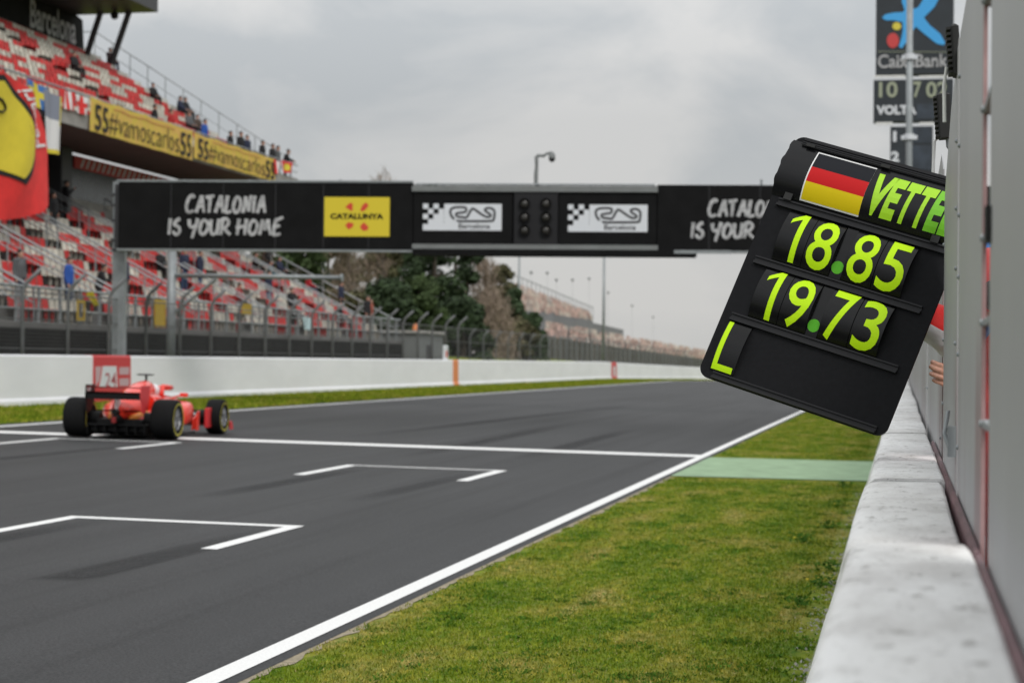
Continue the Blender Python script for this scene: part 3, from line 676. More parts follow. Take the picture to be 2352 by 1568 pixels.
# ================================================================== CREW MEMBER BEHIND THE FENCE
mat('suit_red', (.60, .012, .010), .75, var=.15, scale=18, bump=.3, bscale=25)
mat('suit_white', (.55, .55, .57), .75, var=.1, scale=18, bump=.3, bscale=25)
def crew():
    b = MB(); C = Vector((.41, 7.33, 0))
    # facing the track (-x); stands on a step behind the wall
    def P(f, s, z): return Vector((C.x-f, C.y+s, z))      # f forward (towards the track), s to the far side
    pel, chest, neck, head = P(-.02, 0, 1.16), P(.02, 0, 1.52), P(.05, 0, 1.74), P(.10, 0, 1.90)
    limb(b, [pel, chest, neck], [.13, .145, .058]); b.ball(head, .1, 16, 12, (.95, .78, 1.2)); b.tube([neck, head], [.056, .056]); b.ball(head+Vector((-.1, 0, -.01)), .018, 8, 6); b.ball(head+Vector((-.055, 0, -.08)), .045, 8, 6)
    for s in (-1, 1): b.ball(head+Vector((0, s*.08, -.005)), .024, 8, 6, (1, .5, 1.3))
    for s in (-1, 1): limb(b, [P(-.02, s*.09, 1.12), P(.02, s*.1, .68), P(-.02, s*.1, .26)], [.09, .058, .042]); limb(b, [P(-.04, s*.1, .225), P(.13, s*.1, .21)], [.036, .032])
    # far arm holding the board, near arm with the hand on the fence edge
    sr, er, wr = P(.03, .18, 1.70), Vector((.17, 7.385, 1.75)), Vector((-.07, 7.325, 1.815))
    limb(b, [sr, er, wr], [.056, .042, .030])
    sl, el, wl = P(.03, -.16, 1.68), Vector((.40, 7.20, 1.48)), Vector((.222, 7.255, 1.583))
    limb(b, [sl, el, wl], [.056, .042, .028])
    # right hand gripping the back of the board
    d = Vector((-.85, -.15, .3)).normalized(); limb(b, [wr, wr+d*.08], [.03, .036])
    for f in range(4): q = wr+d*.085+Vector((0, 0, (f-1.5)*.02)); limb(b, [q, q+Vector((-.03, -.035, .0)), q+Vector((-.02, -.055, 0))], [.0095, .009, .008], 8)
    limb(b, [wr+d*.03, wr+d*.06+Vector((.0, -.02, .05))], [.014, .011], 8)
    # left hand: palm behind the panel edge, four fingers reaching past it towards the track
    palm = [(wl, .026)]
    kn = []
    for f, (zf, yk) in enumerate(((1.619, 7.245), (1.5985, 7.240), (1.578, 7.243), (1.557, 7.252))): kn.append(Vector((.158, yk, zf)))
    for k in kn: limb(b, [wl+Vector((-.01, 0, (k.z-1.588)*.6)), k], [.019, .0125], 10)
    tips = [onY(2136, 826+5, 7.24), onY(2132.5, 842, 7.235), onY(2133, 858, 7.235), onY(2139.5, 872.5, 7.245)]
    nails = MB()
    for f in range(4):
        tp = Vector(tips[f]); k = kn[f]; L = tp-k
        p1 = k+L*.40+Vector((0, -.005, .0015)); p2 = k+L*.70+Vector((0, -.003, .001)); rr = (.0102, .0098, .0090, .0080)[f]; kr = rr*(.95, .95, .96, .97)[f]
        tpb = tp+Vector((kr*.85, 0, 0))
        limb(b, [k, k+L*.2, p1, p1+L*.12, p2, tpb], [rr*1.12, rr*.98, rr*1.06, rr*.93, rr*.98, kr*.86], 12)
        nc = tpb+Vector((.0015, -kr*.80, kr*.18)); nails.ball(nc, kr*.62, 10, 6, (1.25, .28, .85))
    limb(b, [wl+Vector((-.01, .01, .03)), Vector((.185, 7.262, 1.635)), Vector((.160, 7.275, 1.652))], [.016, .0125, .010], 10)
    body = remesh(b, .0032, 2); body.materials.append(MATS['skin'])
    o = link('person', body); tag(o, 'crew member in red and white suit reaching through the fence with the pit board', 'person')
    nails.build('fingernails', 'nail', o, smooth=True)
    b = MB(); limb(b, [pel+Vector((0, 0, -.05)), chest, chest+Vector((0, 0, .12))], [.17, .185, .14]); limb(b, [sl, neck-Vector((0, 0, .03)), sr], [.088, .08, .088])
    limb(b, [sl, el, wl+Vector((.05, 0, -.03))], [.088, .066, .052]); limb(b, [P(.0, -.1, 1.10), P(.02, -.1, .68), P(-.02, -.1, .3)], [.125, .11, .085]); limb(b, [P(.0, .1, 1.10), P(.02, .1, .68), P(-.02, .1, .3)], [.112, .085, .07])
    m = remesh(b, .02, 3); m.materials.append(MATS['suit_red']); link('race_suit', m, o)
    # sleeve of the reaching arm, red above and white below
    ctr = [sr, Vector((.30, 7.43, 1.70)), Vector((.20, 7.385, 1.73)), Vector((.14, 7.37, 1.765)), Vector((.075, 7.355, 1.80)), Vector((.0, 7.34, 1.815)), Vector((-.05, 7.33, 1.815))]
    rad = [.10, .088, .084, .080, .068, .055, .048]
    ctr2 = []; r2 = []
    for i in range(len(ctr)-1):
        for s in range(5): t = s/5; ctr2.append(ctr[i].lerp(ctr[i+1], t)); r2.append(rad[i]*(1-t)+rad[i+1]*t)
    n = 28; rng = random.Random(4)
    up, lo = MB(), MB()
    rings = []
    for i, (c, r) in enumerate(zip(ctr2, r2)):
        t = (ctr2[min(i+1, len(ctr2)-1)]-ctr2[max(i-1, 0)]).normalized(); a = t.cross(Vector((0, 0, 1))).normalized(); bb = a.cross(t).normalized()
        ring = []
        for q in range(n):
            w = 2*math.pi*q/n; k = r*(1+.045*math.sin(3*w+i*.55)+.03*math.sin(5*w-i*.9)); ring.append(c+a*(math.cos(w)*k)+bb*(math.sin(w)*k))
        rings.append(ring)
    vs = [p for r_ in rings for p in r_]
    fu, fl = [], []
    for i in range(len(rings)-1):
        for q in range(n):
            f = (i*n+q, i*n+(q+1) % n, (i+1)*n+(q+1) % n, (i+1)*n+q)
            w = (q+.5)/n*360; lowside = 190 < w < 355
            (fl if (lowside and i > 6) else fu).append(f)
    b = MB(); b.add(vs, fu, 0); b.add([], [], 0); b.f += fl; b.m += [1]*len(fl)
    b.build('sleeve', ['suit_red', 'suit_white'], o, smooth=True)
    h = MB(); h.ball(head+Vector((.01, 0, .03)), .125, 16, 12, (1, .92, 1.02)); h.build('helmet', 'red_paint', o, smooth=True)
    e = MB()
    for s in (-1, 1): e.ball(head+Vector((0, s*.115, -.02)), .045, 12, 8, (1, .5, 1.2))
    e.tube([head+Vector((0, -.13, -.02)), head+Vector((.03, -.1, -.16)), chest+Vector((.0, -.17, .1)), chest+Vector((-.02, -.195, -.05)), pel+Vector((.02, -.19, .1)), pel+Vector((.05, -.17, -.05))], [.010, .010, .014, .016, .014, .012], 8)
    e.build('headset', 'black_matt', o, smooth=True)
    c = MB(); c.lathe([(.075, -.04), (.085, 0), (.07, .04)], 'z', 16, Matrix.Translation(neck+Vector((0, 0, .0)))); c.build('collar', 'blue_cloth', o, smooth=True)
crew()
def pit_lane_bits():
    b = MB(); b.bbox(.16, 1.1, 6.7, 8.2, 0, .17, .02); tag(b.build('step_platform', 'steel_dark'), 'dark metal step the crew member stands on behind the wall', 'step')
    p = onY(2256, 590, 24)
    t = thing('awning', 'blue cloth awning seen through the narrow fence gap', 'awning', (p[0], 24, 0))
    b = MB(); b.grid(lambda i, j: (-.4+1.6*i, .3*j, p[2]-.25+.55*j+.02*math.sin(i*20)), 12, 3); b.build('canopy', 'blue_cloth', t)
    b = MB(); b.tube([(-.35, 0, 0), (-.35, 0, p[2]-.2)], .03); b.tube([(1.15, 0, 0), (1.15, 0, p[2]-.2)], .03); b.build('pole', 'galvanised', t)
pit_lane_bits()

# ================================================================== PYLON AND POLE
mat('pylon_dark', (.018, .024, .031), .5, var=.15, scale=1.5)
mat('logo_blue', (.05, .36, .76), .5); mat('logo_red', (.55, .05, .05), .5); mat('logo_yellow', (.66, .55, .06), .5); mat('led_dull', (.33, .36, .26), .6); mat('screen_dull', (.03, .04, .055), .4, var=.5, scale=1.2)
def pylon():
    Y = 92.0; t = thing('timing_tower', 'dark advertising and timing tower with blue star logo behind the pit board', 'tower', tuple(onY(2100, 839, Y)*np.array([1, 1, 0])))
    x0 = t.location.x
    def Pp(x, y, d=0): p = onY(x, y, Y-d); return (p[0]-x0, -d, p[2])
    def slab(name, xa, xb, ya, yb, m, d0=0, d1=.5, par=t):
        a = Pp(xa, yb); c = Pp(xb, ya); b = MB(); b.box(a[0], c[0], d0, d1, a[2], c[2]); return b.build(name, m, par)
    top = slab('logo_panel', 2011, 2192, -110, 172, 'pylon_dark', 0, .8)
    clk = slab('clock_panel', 2006, 2190, 181, 280, 'pylon_dark', 0, .8)
    cnt = slab('lap_panel', 2044, 2143, 290, 430, 'pylon_dark', 0, .8)
    a = Pp(2062, 839); c = Pp(2128, 430); b = MB(); b.box(a[0], c[0], .05, .75, 0, c[2]-.005); b.box(a[0]-.6, c[0]+.5, .1, .7, Pp(0, 289.5)[2], Pp(0, 280.5)[2]); b.box(a[0]-.6, c[0]+.5, .1, .7, Pp(0, 180.5)[2], Pp(0, 172.5)[2]); b.build('core', 'galvanised', t)
    b = MB()
    for (x1, x2, y) in ((2008, 2079, 176), (2112, 2190, 176), (2012, 2050, 284), (2112, 2145, 284)): p = Pp(x1, y+3); q = Pp(x2, y-3); b.box(p[0], q[0], -.05, .06, p[2], q[2])
    b.build('divider', 'white_paint', t)
    def poly(pts, m, name, d=.03, par=top):
        b = MB(); b.prism(pts, lambda p: Pp(p[0], p[1], .0+d-.02), lambda p: Pp(p[0], p[1], d)); return b.build(name, m, par)
    def z6(x, y): return ((2100+x*.4466)/1.08844, y*.44643/1.08844)
    star = [(235, 100), (255, 82), (300, 72), (350, 70), (362, 60), (345, 10), (352, -20), (378, 0), (395, 40), (415, 52), (440, 40), (500, -60), (560, -20), (530, 40), (470, 100), (500, 140), (560, 190), (590, 240), (580, 255), (540, 245), (470, 190), (425, 150), (408, 175), (385, 220), (345, 272), (330, 262), (345, 210), (352, 170), (350, 125), (300, 115), (255, 115)]
    poly([z6(*p) for p in star], 'logo_blue', 'star_logo')
    poly([z6(318+24*math.cos(R(a)), 148+22*math.sin(R(a))) for a in range(0, 360, 20)], 'logo_yellow', 'logo_dot')
    poly([z6(296+34*math.cos(R(a)), 228+42*math.sin(R(a))) for a in range(0, 360, 20)], 'logo_red', 'logo_dot')
    poly([z6(212, 288), z6(600, 291), z6(600, 294), z6(212, 291)], 'led_dull', 'rule_line')
    def txt(s, xa, xb, ya, yb, m, name, par, bold=.02):
        a = Pp(xa, yb); c = Pp(xb, ya); V, F = text2d(s, c[2]-a[2], c[0]-a[0], bold=bold, extrude=.02)
        b = MB(); b.add([(a[0]+p.x, -.03+p.z*.5, a[2]+p.y) for p in V], F); b.build(name, m, par, recalc=True)
    txt('CaixaBank', *[q for q in (z6(212, 0)[0], z6(605, 0)[0])], z6(0, 300)[1], z6(0, 384)[1], 'chalk', 'lettering', top)
    txt('10', z6(218, 0)[0], z6(322, 0)[0], z6(0, 458)[1], z6(0, 548)[1], 'led_dull', 'clock_digits', clk); txt('7', z6(410, 0)[0], z6(455, 0)[0], z6(0, 458)[1], z6(0, 548)[1], 'led_dull', 'clock_digits', clk)
    txt('02', z6(482, 0)[0], z6(602, 0)[0], z6(0, 458)[1], z6(0, 548)[1], 'led_dull', 'clock_digits', clk)
    txt('VOLTA', z6(203, 0)[0], z6(428, 0)[0], z6(0, 588)[1], z6(0, 645)[1], 'sign_white', 'lettering', clk, .05)
    txt('1', z6(297, 0)[0], z6(316, 0)[0], z6(0, 735)[1], z6(0, 795)[1], 'sign_white', 'lettering', cnt, .05); txt('2', z6(285, 0)[0], z6(332, 0)[0], z6(0, 848)[1], z6(0, 908)[1], 'sign_white', 'lettering', cnt, .05)
    for (ya, yb) in ((712, 800), (815, 950)):
        b = MB(); p = Pp(z6(400, 0)[0], z6(0, yb)[1]); q = Pp(z6(512, 0)[0], z6(0, ya)[1]); b.box(p[0], q[0], -.02, .0, p[2], q[2]); b.build('display', 'screen_dull', cnt)
    b = MB(); p = Pp(z6(430, 0)[0], z6(0, 665)[1]); q = Pp(z6(610, 0)[0], z6(0, 580)[1]); b.box(p[0], q[0], -.02, 0, p[2], q[2]); b.build('display', 'screen_dull', clk)
    # pole in front of the tower
    q = onY(2085, 839, 66); t2 = thing('mast', 'tall grey mast with white ring clamps in front of the timing tower', 'mast', (q[0], 66, 0))
    b = MB(); b.tube([(0, 0, 0), (-.01, 0, 16)], .105, 16); b.build('pole', 'galvanised', t2, smooth=True)
    for y in (131, 315):
        z = onY(2085, y, 66)[2]; b = MB(); b.lathe([(.107, -.09), (.17, -.09), (.17, .09), (.107, .09)], 'z', 16, Matrix.Translation((0, 0, z))); b.box(-.26, .26, -.05, .05, z-.08, z+.05); b.build('ring_clamp', 'sign_white', t2)
pylon()

# ================================================================== FAR WALL
XW = -22.5
def far_wall():
    t = thing('barrier_wall', 'long white barrier wall across the track with red and orange sections', 'wall', (XW, 0, 0))
    b = MB(); ys = list(range(-10, 160, 10))+list(range(160, 310, 8))
    def prof(y): z = gz(XW, y); k = .0 if y < 165 else ((y-165)/70)**2*1.2; tp = 1.335-.05*max(0, (y-150)/100); return [(k, y, z-.1), (k, y, z+.12), (k-.05, y, z+.2), (k-.06, y, z+tp-.04), (k-.09, y, z+tp), (k-.30, y, z+tp), (k-.33, y, z-.1)]
    b.loft([prof(y) for y in ys]); b.build('wall_body', 'barrier_white', t)
    def skin(name, xa, xb, m, top=1.325, lo=.0, d=.012):
        y0, y1 = onX(xa, 830, XW)[1], onX(xb, 830, XW)[1]; z = gz(XW, y0); b = MB()
        pr = [(.0+d, z+lo), (d, z+.12), (-.05+d, z+.2), (-.06+d, z+top-.03), (-.09, z+top+.018), (-.30, z+top+.018), (-.30, z+top+.01), (-.06, z+top-.03), (-.05, z+.2), (0, z+lo)]
        b.extrude_y(pr, y0, y1); return b.build(name, m, t), y0, y1, z
    o, y0, y1, z = skin('red_section', 218, 304, 'red_paint')
    def card(name, ya, yb, za, zb, m, e):
        b = MB(); b.box(-.06+.013, -.06+.013+e, y0+(y1-y0)*ya, y0+(y1-y0)*yb, z+za, z+zb); b.build(name, m, o)
    mat('faded_pink', (.52, .36, .39), .6); mat('pale_red', (.42, .10, .12), .6)
    b = MB(); X = -.06+.014
    def q(pts, e=.006): b.prism(pts, lambda p: (X, y0+(y1-y0)*p[0], z+p[1]), lambda p: (X+e, y0+(y1-y0)*p[0], z+p[1]))
    q([(.10, .20), (.64, .20), (.60, 1.03), (.24, 1.03), (.20, .70)]); b.build('white_patch', 'sign_white', o)
    b = MB(); q([(.05, 1.02), (.20, 1.02), (.16, .62), (.06, .45)]); q([(.68, .78), (.95, .78), (.95, 1.0), (.68, 1.0)]); q([(.68, .45), (.95, .45), (.95, .67), (.68, .67)]); b.build('faded_patch', 'faded_pink', o)
    V, F = text2d('24', .42, (y1-y0)*.30, bold=.01); b = MB(); b.add([(X+.0085, y0+(y1-y0)*.30+p.x, z+.42+p.y) for p in V], F); b.build('numeral', 'pale_red', o)
    skin('orange_section', 1043, 1055, 'orange_paint'); o2, ya, yb, z2 = skin('red_section', 1406, 1418, 'red_paint')
    b = MB(); b.box(-.045, -.03, ya+(yb-ya)*.35, ya+(yb-ya)*.7, z2+.25, z2+1.0); b.build('white_patch', 'sign_white', o2)
    # small marker board standing on the wall
    p = onX(1023, 806, XW-.2); b = MB(); b.bbox(-.06, .06, -.38, .38, 0, .72, .03); o = b.build('marker_board', 'sign_white', None, loc=(p[0], p[1], gz(XW, p[1])+1.335))
    c = MB(); c.box(.061, .068, -.16, .16, .12, .45); c.build('red_mark', 'sign_red', o); tag(o, 'small white marker board with a red mark on top of the far wall', 'marker board')
far_wall()

# ================================================================== CATCH FENCE
XF = -23.35
def catch_fence():
    t = thing('catch_fence', 'grey catch fence with bent top posts behind the white wall', 'fence', (XF, 0, 0))
    k = 0; pb = None; y = 41.3
    while y < 225:
        z0 = gz(XF, y); r = .055
        if pb is None:
            b = MB(); b.tube([(0, 0, 0), (0, 0, 3.05), (.12, .0, 3.28), (.5, .0, 3.62)], r, 8); mat('fence_grey', (.15, .155, .16), .6, .2, var=.12); pb = b.mesh('post', 'fence_grey', True)
        o = link('post', pb, t, (0, y, z0)); o.scale = (1, 1, 1) if y < 104 else (.62, .62, .84); y += 2.98 if y < 104 else 3.6
    b = MB()
    for z in (1.5, 2.3, 3.04): b.tube([(-.06, 38, z+.39), (-.06, 150, z+.39), (-.06, 225, z-.1)], .018, 6)
    b.build('fence_rail', 'fence_grey', t)
    b = MB(); b.add([(-.03, 38, .4), (-.03, 150, .4), (-.03, 150, 3.45), (-.03, 38, 3.45), (-.03, 225, -.1), (-.03, 225, 2.95)], [(0, 1, 2, 3), (1, 4, 5, 2)]); b.build('mesh_panel', 'wire_mesh', t)
catch_fence()

# ================================================================== START GANTRY
GA, GB = np.array([-23.3, 56.2, 0]), np.array([-3.4, 59.0, 0])
GD = (GB-GA)/np.linalg.norm(GB-GA); GN = np.array([GD[1], -GD[0], 0])          # GN points to the camera
STROKES = {
 'C': (.62, [[(.55, .86), (.42, 1.0), (.18, .82), (.02, .42), (.08, .08), (.28, .02), (.52, .12)]]),
 'A': (.62, [[(.02, 0), (.22, .55), (.40, 1.0)], [(.40, 1.0), (.48, .5), (.58, 0)], [(.12, .34), (.56, .42)]]),
 'T': (.60, [[(.0, .88), (.30, .93), (.62, .98)], [(.34, .95), (.28, .45), (.24, .0)]]),
 'L': (.50, [[(.20, 1.0), (.10, .45), (.06, .05), (.25, .02), (.46, .10)]]),
 'O': (.60, [[(.36, .92), (.14, .74), (.04, .32), (.16, .03), (.38, .10), (.54, .45), (.50, .80), (.30, .94)]]),
 'N': (.66, [[(.04, 0), (.14, .5), (.22, .95)], [(.22, .95), (.34, .4), (.42, .08)], [(.42, .08), (.52, .55), (.60, 1.02)]]),
 'I': (.22, [[(.14, 1.0), (.08, .5), (.04, 0)]]),
 'S': (.56, [[(.46, .98), (.24, .88), (.10, .62), (.36, .46), (.42, .20), (.24, .0), (.06, .10), (.04, .26)]]),
 'Y': (.58, [[(.02, .96), (.04, .60), (.18, .46), (.40, .58)], [(.56, 1.02), (.44, .55), (.30, .15), (.20, -.22)]]),
 'U': (.60, [[(.08, .96), (.04, .40), (.14, .06), (.34, .08), (.50, .45)], [(.58, .98), (.50, .45), (.50, .0)]]),
 'R': (.60, [[(.14, .95), (.08, .45), (.02, 0)], [(.04, .90), (.34, 1.0), (.52, .78), (.36, .52), (.10, .44)], [(.22, .46), (.40, .20), (.62, .0)]]),
 'H': (.64, [[(.12, 1.0), (.06, .5), (.0, 0)], [(.58, 1.0), (.52, .5), (.48, 0)], [(-.08, .42), (.30, .52), (.62, .60)]]),
 'M': (.78, [[(.02, 0), (.12, .5), (.20, .95)], [(.20, .95), (.30, .5), (.34, .30)], [(.34, .30), (.46, .65), (.56, .98)], [(.56, .98), (.62, .5), (.72, .0)]]),
 'E': (.60, [[(.22, .96), (.10, .48), (.06, .04), (.24, .02), (.50, .08)], [(.16, .92), (.40, 1.0), (.66, 1.12)], [(.12, .50), (.46, .60)]])}
def smooth_path(p, n=4):
    out = []; p = [Vector((*q, 0)) for q in p]
    for i in range(len(p)-1):
        a, b, c, d = p[max(i-1, 0)], p[i], p[i+1], p[min(i+2, len(p)-1)]
        for k in range(n):
            t = k/n; out.append(.5*((2*b)+(c-a)*t+(2*a-5*b+4*c-d)*t*t+(3*b-a-3*c+d)*t**3))
    return out+[p[-1]]
def gantry():
    t = thing('start_gantry', 'black start gantry spanning the track with white brush lettering and signal lights', 'gantry', tuple(GA))
    def G(x, y, d=0): return onP(x, y, GA+GN*d, GN)+0-GA
    def gs(x, y):
        p = G(x, y); return np.dot(p, GD), p[2]
    def L(s, z, d=0): return GD*s+np.array([0, 0, z])+GN*d
    def slab(name, xa, xb, ya, yb, d0, d1, m, par=t):
        s0, za = gs(xa, (ya+yb)/2)[0], gs((xa+xb)/2, yb)[1]; s1, zb = gs(xb, (ya+yb)/2)[0], gs((xa+xb)/2, ya)[1]
        b = MB(); b.add([L(s, z, d) for d in (d0, d1) for z in (za, zb) for s in (s0, s1)], [(0, 2, 3, 1), (4, 5, 7, 6), (0, 1, 5, 4), (2, 6, 7, 3), (0, 4, 6, 2), (1, 3, 7, 5)])
        return b.build(name, m, par)
    # structure
    slab('truss_core', 255, 2330, 424, 572, -1.0, -.42, 'steel_dark')
    left = slab('sign_panel', 272, 948, 419, 572, -.40, 0, 'black_sign')
    right = slab('sign_panel', 1510, 2330, 426, 577, -.40, 0, 'black_sign')
    slab('bottom_rail', 268, 947, 572.5, 577, -.3, .02, 'galvanised'); slab('bottom_rail', 1511, 2330, 577.5, 582, -.3, .02, 'galvanised'); slab('top_rail', 268, 947, 414, 418.5, -.4, .02, 'galvanised')
    s0 = gs(257, 600)[0]
    for (xa, xb) in ((243, 271), (2300, 2330)):
        p = slab('post', xa, xb, 412, 832, -1.1, -.75, 'galvanised')
        if xa < 300:
            for y in (440, 464, 500, 545, 568): slab('collar', xa-3, xb+3, y, y+5, -1.14, -.72, 'steel_dark', p)
    for x in (392, 512, 632, 742, 846): slab('panel_seam', x, x+1.2, 419.5, 571.5, .0005, .004, 'steel_dark', left)
    for x in (1628, 1745): slab('panel_seam', x, x+1.2, 426.5, 576.5, .0005, .004, 'steel_dark', right)
    # middle signal bay
    slab('frame_beam', 947, 1511, 428, 441, -.9, .10, 'grey_paint'); slab('frame_beam', 947, 1511, 562, 573, -.9, .08, 'grey_paint'); slab('underside_box', 948, 1600, 574, 587, -.9, .10, 'black_sign')
    slab('white_patch', 1548, 1678, 575, 583, .101, .11, 'galvanised')
    b = MB(); za = gs(1230, 420)[1]; b.tube([L(gs(952, 420)[0], za, -.5), L(gs(1505, 420)[0], za, -.5)], .03)
    for x in (952, 1040, 1120, 1180, 1260, 1285, 1355, 1430, 1500): b.tube([L(gs(x, 420)[0], za, -.5), L(gs(x, 430)[0], za-.22, -.5)], .025)
    for x in (420, 570, 780, 1750): b.tube([L(gs(x, 418)[0], gs(x, 418)[1]-.1, -.2), L(gs(x, 411)[0], gs(x, 411)[1], -.2)], .035)
    b.build('hand_rail', 'galvanised', t)
    mat('housing_dark', (.018, .018, .020), .6, spec=.2); hous = slab('lamp_housing', 1181, 1281, 441.5, 561.5, -.4, .06, 'housing_dark')
    for cx in (1205, 1254):
        for cy in (469, 500, 530):
            s, z = gs(cx, cy); M = Matrix(((GD[0], -GN[0], 0, 0), (GD[1], -GN[1], 0, 0), (0, 0, 1, 0), (0, 0, 0, 1))); M.translation = Vector(L(s, z, .06))
            b = MB(); b.lathe([(.15, .0), (.165, -.10), (.15, -.10), (.13, -.02)], 'y', 20, M); lamp = b.build('signal_lamp', 'black_sign', hous)
            c = MB(); c.lathe([(.135, -.015), (.11, -.05), (.06, -.075), (.001, -.08)], 'y', 20, M); c.build('lens', 'lamp_glass', lamp, smooth=True)
    # circuit boards
    for (xa, xb, la, lb) in ((950, 1177, 972, 1152), (1283, 1508, 1305, 1487)):
        pnl = slab('sign_panel', xa, xb, 442, 561, -.4, .03, 'black_sign')
        ya, yb = (468, 530) if xa < 1000 else (470, 533)
        s0, zt = gs(la, ya); s1, zb = gs(lb, yb); w = s1-s0; h = zt-zb
        b = MB()
        def qd(u0, u1, v0, v1, e=.038): b.add([L(s0+w*u, zb+h*v, e) for v in (v0, v1) for u in (u0, u1)], [(0, 1, 3, 2)])
        cw, ch = .0665, .235
        qd(.27, 1, 0, 1); qd(0, .27, 0, 1-3.25*ch)
        wh = [(0, 0), (2, 0), (1, 1), (0, 2), (1, 3), (2, 2), (3, 1), (3, 3), (2, 3), (3, 2)]
        for i in range(4):
            for j in range(4):
                if (i, j) in wh and not (i, j) in ((3, 0), (2, 1), (1, 2), (0, 3), (1, 0), (0, 1)):
                    v1 = 1-j*ch*.8125; qd(i*cw, (i+1)*cw+.001, v1-ch*.8125, v1)
        logo = b.build('circuit_logo', 'sign_white', pnl)
        path = [(.44, .22), (.40, .42), (.36, .56), (.35, .76), (.40, .86), (.52, .87), (.55, .82), (.54, .70), (.46, .66), (.42, .62), (.44, .52), (.50, .50), (.55, .48), (.58, .60), (.61, .76), (.64, .82), (.72, .66), (.80, .52), (.85, .52), (.86, .60), (.80, .72), (.79, .80), (.83, .85), (.88, .82), (.91, .70), (.90, .42), (.86, .36), (.65, .35), (.46, .35), (.44, .40)]
        path = path[1:]
        b = MB(); pts = [L(s0+w*p.x, zb+h*p.y, .042) for p in smooth_path(path, 3)]; b.tube(pts, .036, 6, flat=tuple(GN)); b.build('track_outline', 'steel_dark', logo)
        V, F = text2d('Barcelona', h*.20, w*.40, bold=.02); b = MB(); b.add([L(s0+w*.455+p.x, zb+h*.07+p.y, .042) for p in V], F); b.build('lettering', 'steel_dark', logo)
    # yellow board
    yb = slab('yellow_board', 745, 895, 453, 543, .001, .02, 'sign_yellow', left)
    s0, z1 = gs(745, 453); s1, z0 = gs(895, 543); w = s1-s0; h = z1-z0
    V, F = text2d('CATALUNYA', h*.15, w*.81, bold=.05); b = MB(); b.add([L(s0+w*.095+p.x, z0+h*.435+p.y, .0245) for p in V], F); b.build('lettering', 'black_sign', yb)
    for pts in ([(.32, .75), (.40, .86), (.435, .84), (.435, .66), (.41, .65)], [(.55, .66), (.58, .80), (.64, .87), (.68, .80), (.63, .68), (.59, .64)], [(.32, .28), (.37, .36), (.45, .33), (.44, .24), (.38, .17), (.36, .20)], [(.55, .26), (.61, .36), (.68, .24), (.66, .15), (.60, .14), (.56, .20)]):
        b = MB(); b.prism(pts, lambda p: L(s0+w*p[0], z0+h*p[1], .0215), lambda p: L(s0+w*p[0], z0+h*p[1], .026)); b.build('red_petal', 'sign_red', yb)
    # brush lettering
    def brush(line, xa, xb, yt, ybm, par):
        s0, z1 = gs(xa, yt); s1, z0 = gs(xb, ybm); tot = sum(.38 if c == ' ' else STROKES[c][0]+.07 for c in line)-.07; k = (s1-s0)/tot; h = z1-z0; x = 0; b = MB()
        for c in line:
            if c == ' ': x += .38; continue
            for st in STROKES[c][1]:
                pp = smooth_path(st, 4); n = len(pp); rs = [.050*(1.15-.35*i/(n-1)) for i in range(n)]
                b.tube([L(s0+(x+p.x)*k, z0+p.y*h, .012) for p in pp], rs, 6, flat=tuple(GN))
            x += STROKES[c][0]+.07
        b.build('lettering', 'chalk', par)
    brush('CATALONIA', 428, 610, 449, 489, left); brush('IS YOUR HOME', 387, 648, 502, 540, left)
    brush('CATALONIA', 1628, 1812, 459, 498, right); brush('IS YOUR HOME', 1588, 1852, 511, 548, right)
    # dome camera on its bracket
    def cam_bits():
        s, z = gs(1230, 424); c = thing('dome_camera', 'grey dome camera hanging from a bent pole on the gantry', 'camera', tuple(GA+L(s, z, -.6)))
        def q(x, y): a, b_ = gs(x, y); return tuple(L(a-s, b_-z, 0))
        def zc(x, y): return ((1240+x*.10204)/1.08844, (340+y*.10204)/1.08844)
        b = MB(); b.tube([q(*zc(1010, 1230)), q(*zc(960, 1100)), q(*zc(960, 900)), q(*zc(975, 700)), q(*zc(970, 470)), q(*zc(1000, 430)), q(*zc(1150, 435)), q(*zc(1230, 380)), q(*zc(1350, 350))], [.07, .06, .065, .05, .06, .05, .05, .04, .04], 10); b.build('pole', 'grey_paint', c, smooth=True)
        b = MB(); o = Vector(q(*zc(1355, 500))); b.lathe([(.001, .20), (.05, .19), (.10, .10), (.105, 0)], 'z', 16, Matrix.Translation(o)); b.build('shroud', 'grey_paint', c, smooth=True)
        b = MB(); b.lathe([(.10, 0), (.085, -.06), (.05, -.10), (.001, -.115)], 'z', 16, Matrix.Translation(o)); b.build('dome', 'black_gloss', c, smooth=True)
    cam_bits()
gantry()
def cantilever():
    p = onX(392, 815, -23.9); Y = p[1]; t = thing('cantilever_mast', 'grey mast with a long horizontal arm and brace under the gantry', 'mast', (-23.9, Y, gz(-23, Y)))
    g = t.location.z; top = onX(392, 566, -23.9)[2]-g; arm = onX(392, 632, -23.9)[2]-g; e = onY(783, 638, Y)
    b = MB(); b.tube([(0, 0, 0), (0, 0, top)], .155, 14); b.build('pole', 'galvanised', t, smooth=True)
    b = MB(); b.tube([(0, 0, arm), (e[0]+23.9, 0, e[2]-g)], .075, 12); b.build('arm', 'galvanised', t, smooth=True)
    q = onY(497, 640, Y); r = onY(405, 715, Y); b = MB(); b.tube([(q[0]+23.9, 0, q[2]-g), (r[0]+23.9, 0, r[2]-g)], .055, 10); b.build('brace', 'galvanised', t)
    b = MB(); b.lathe([(.001, 0), (.13, 0), (.13, .06), (.001, .06)], 'x', 12, Matrix.Translation((e[0]+23.9, 0, e[2]-g))); b.build('end_plate', 'galvanised', t)
cantilever()

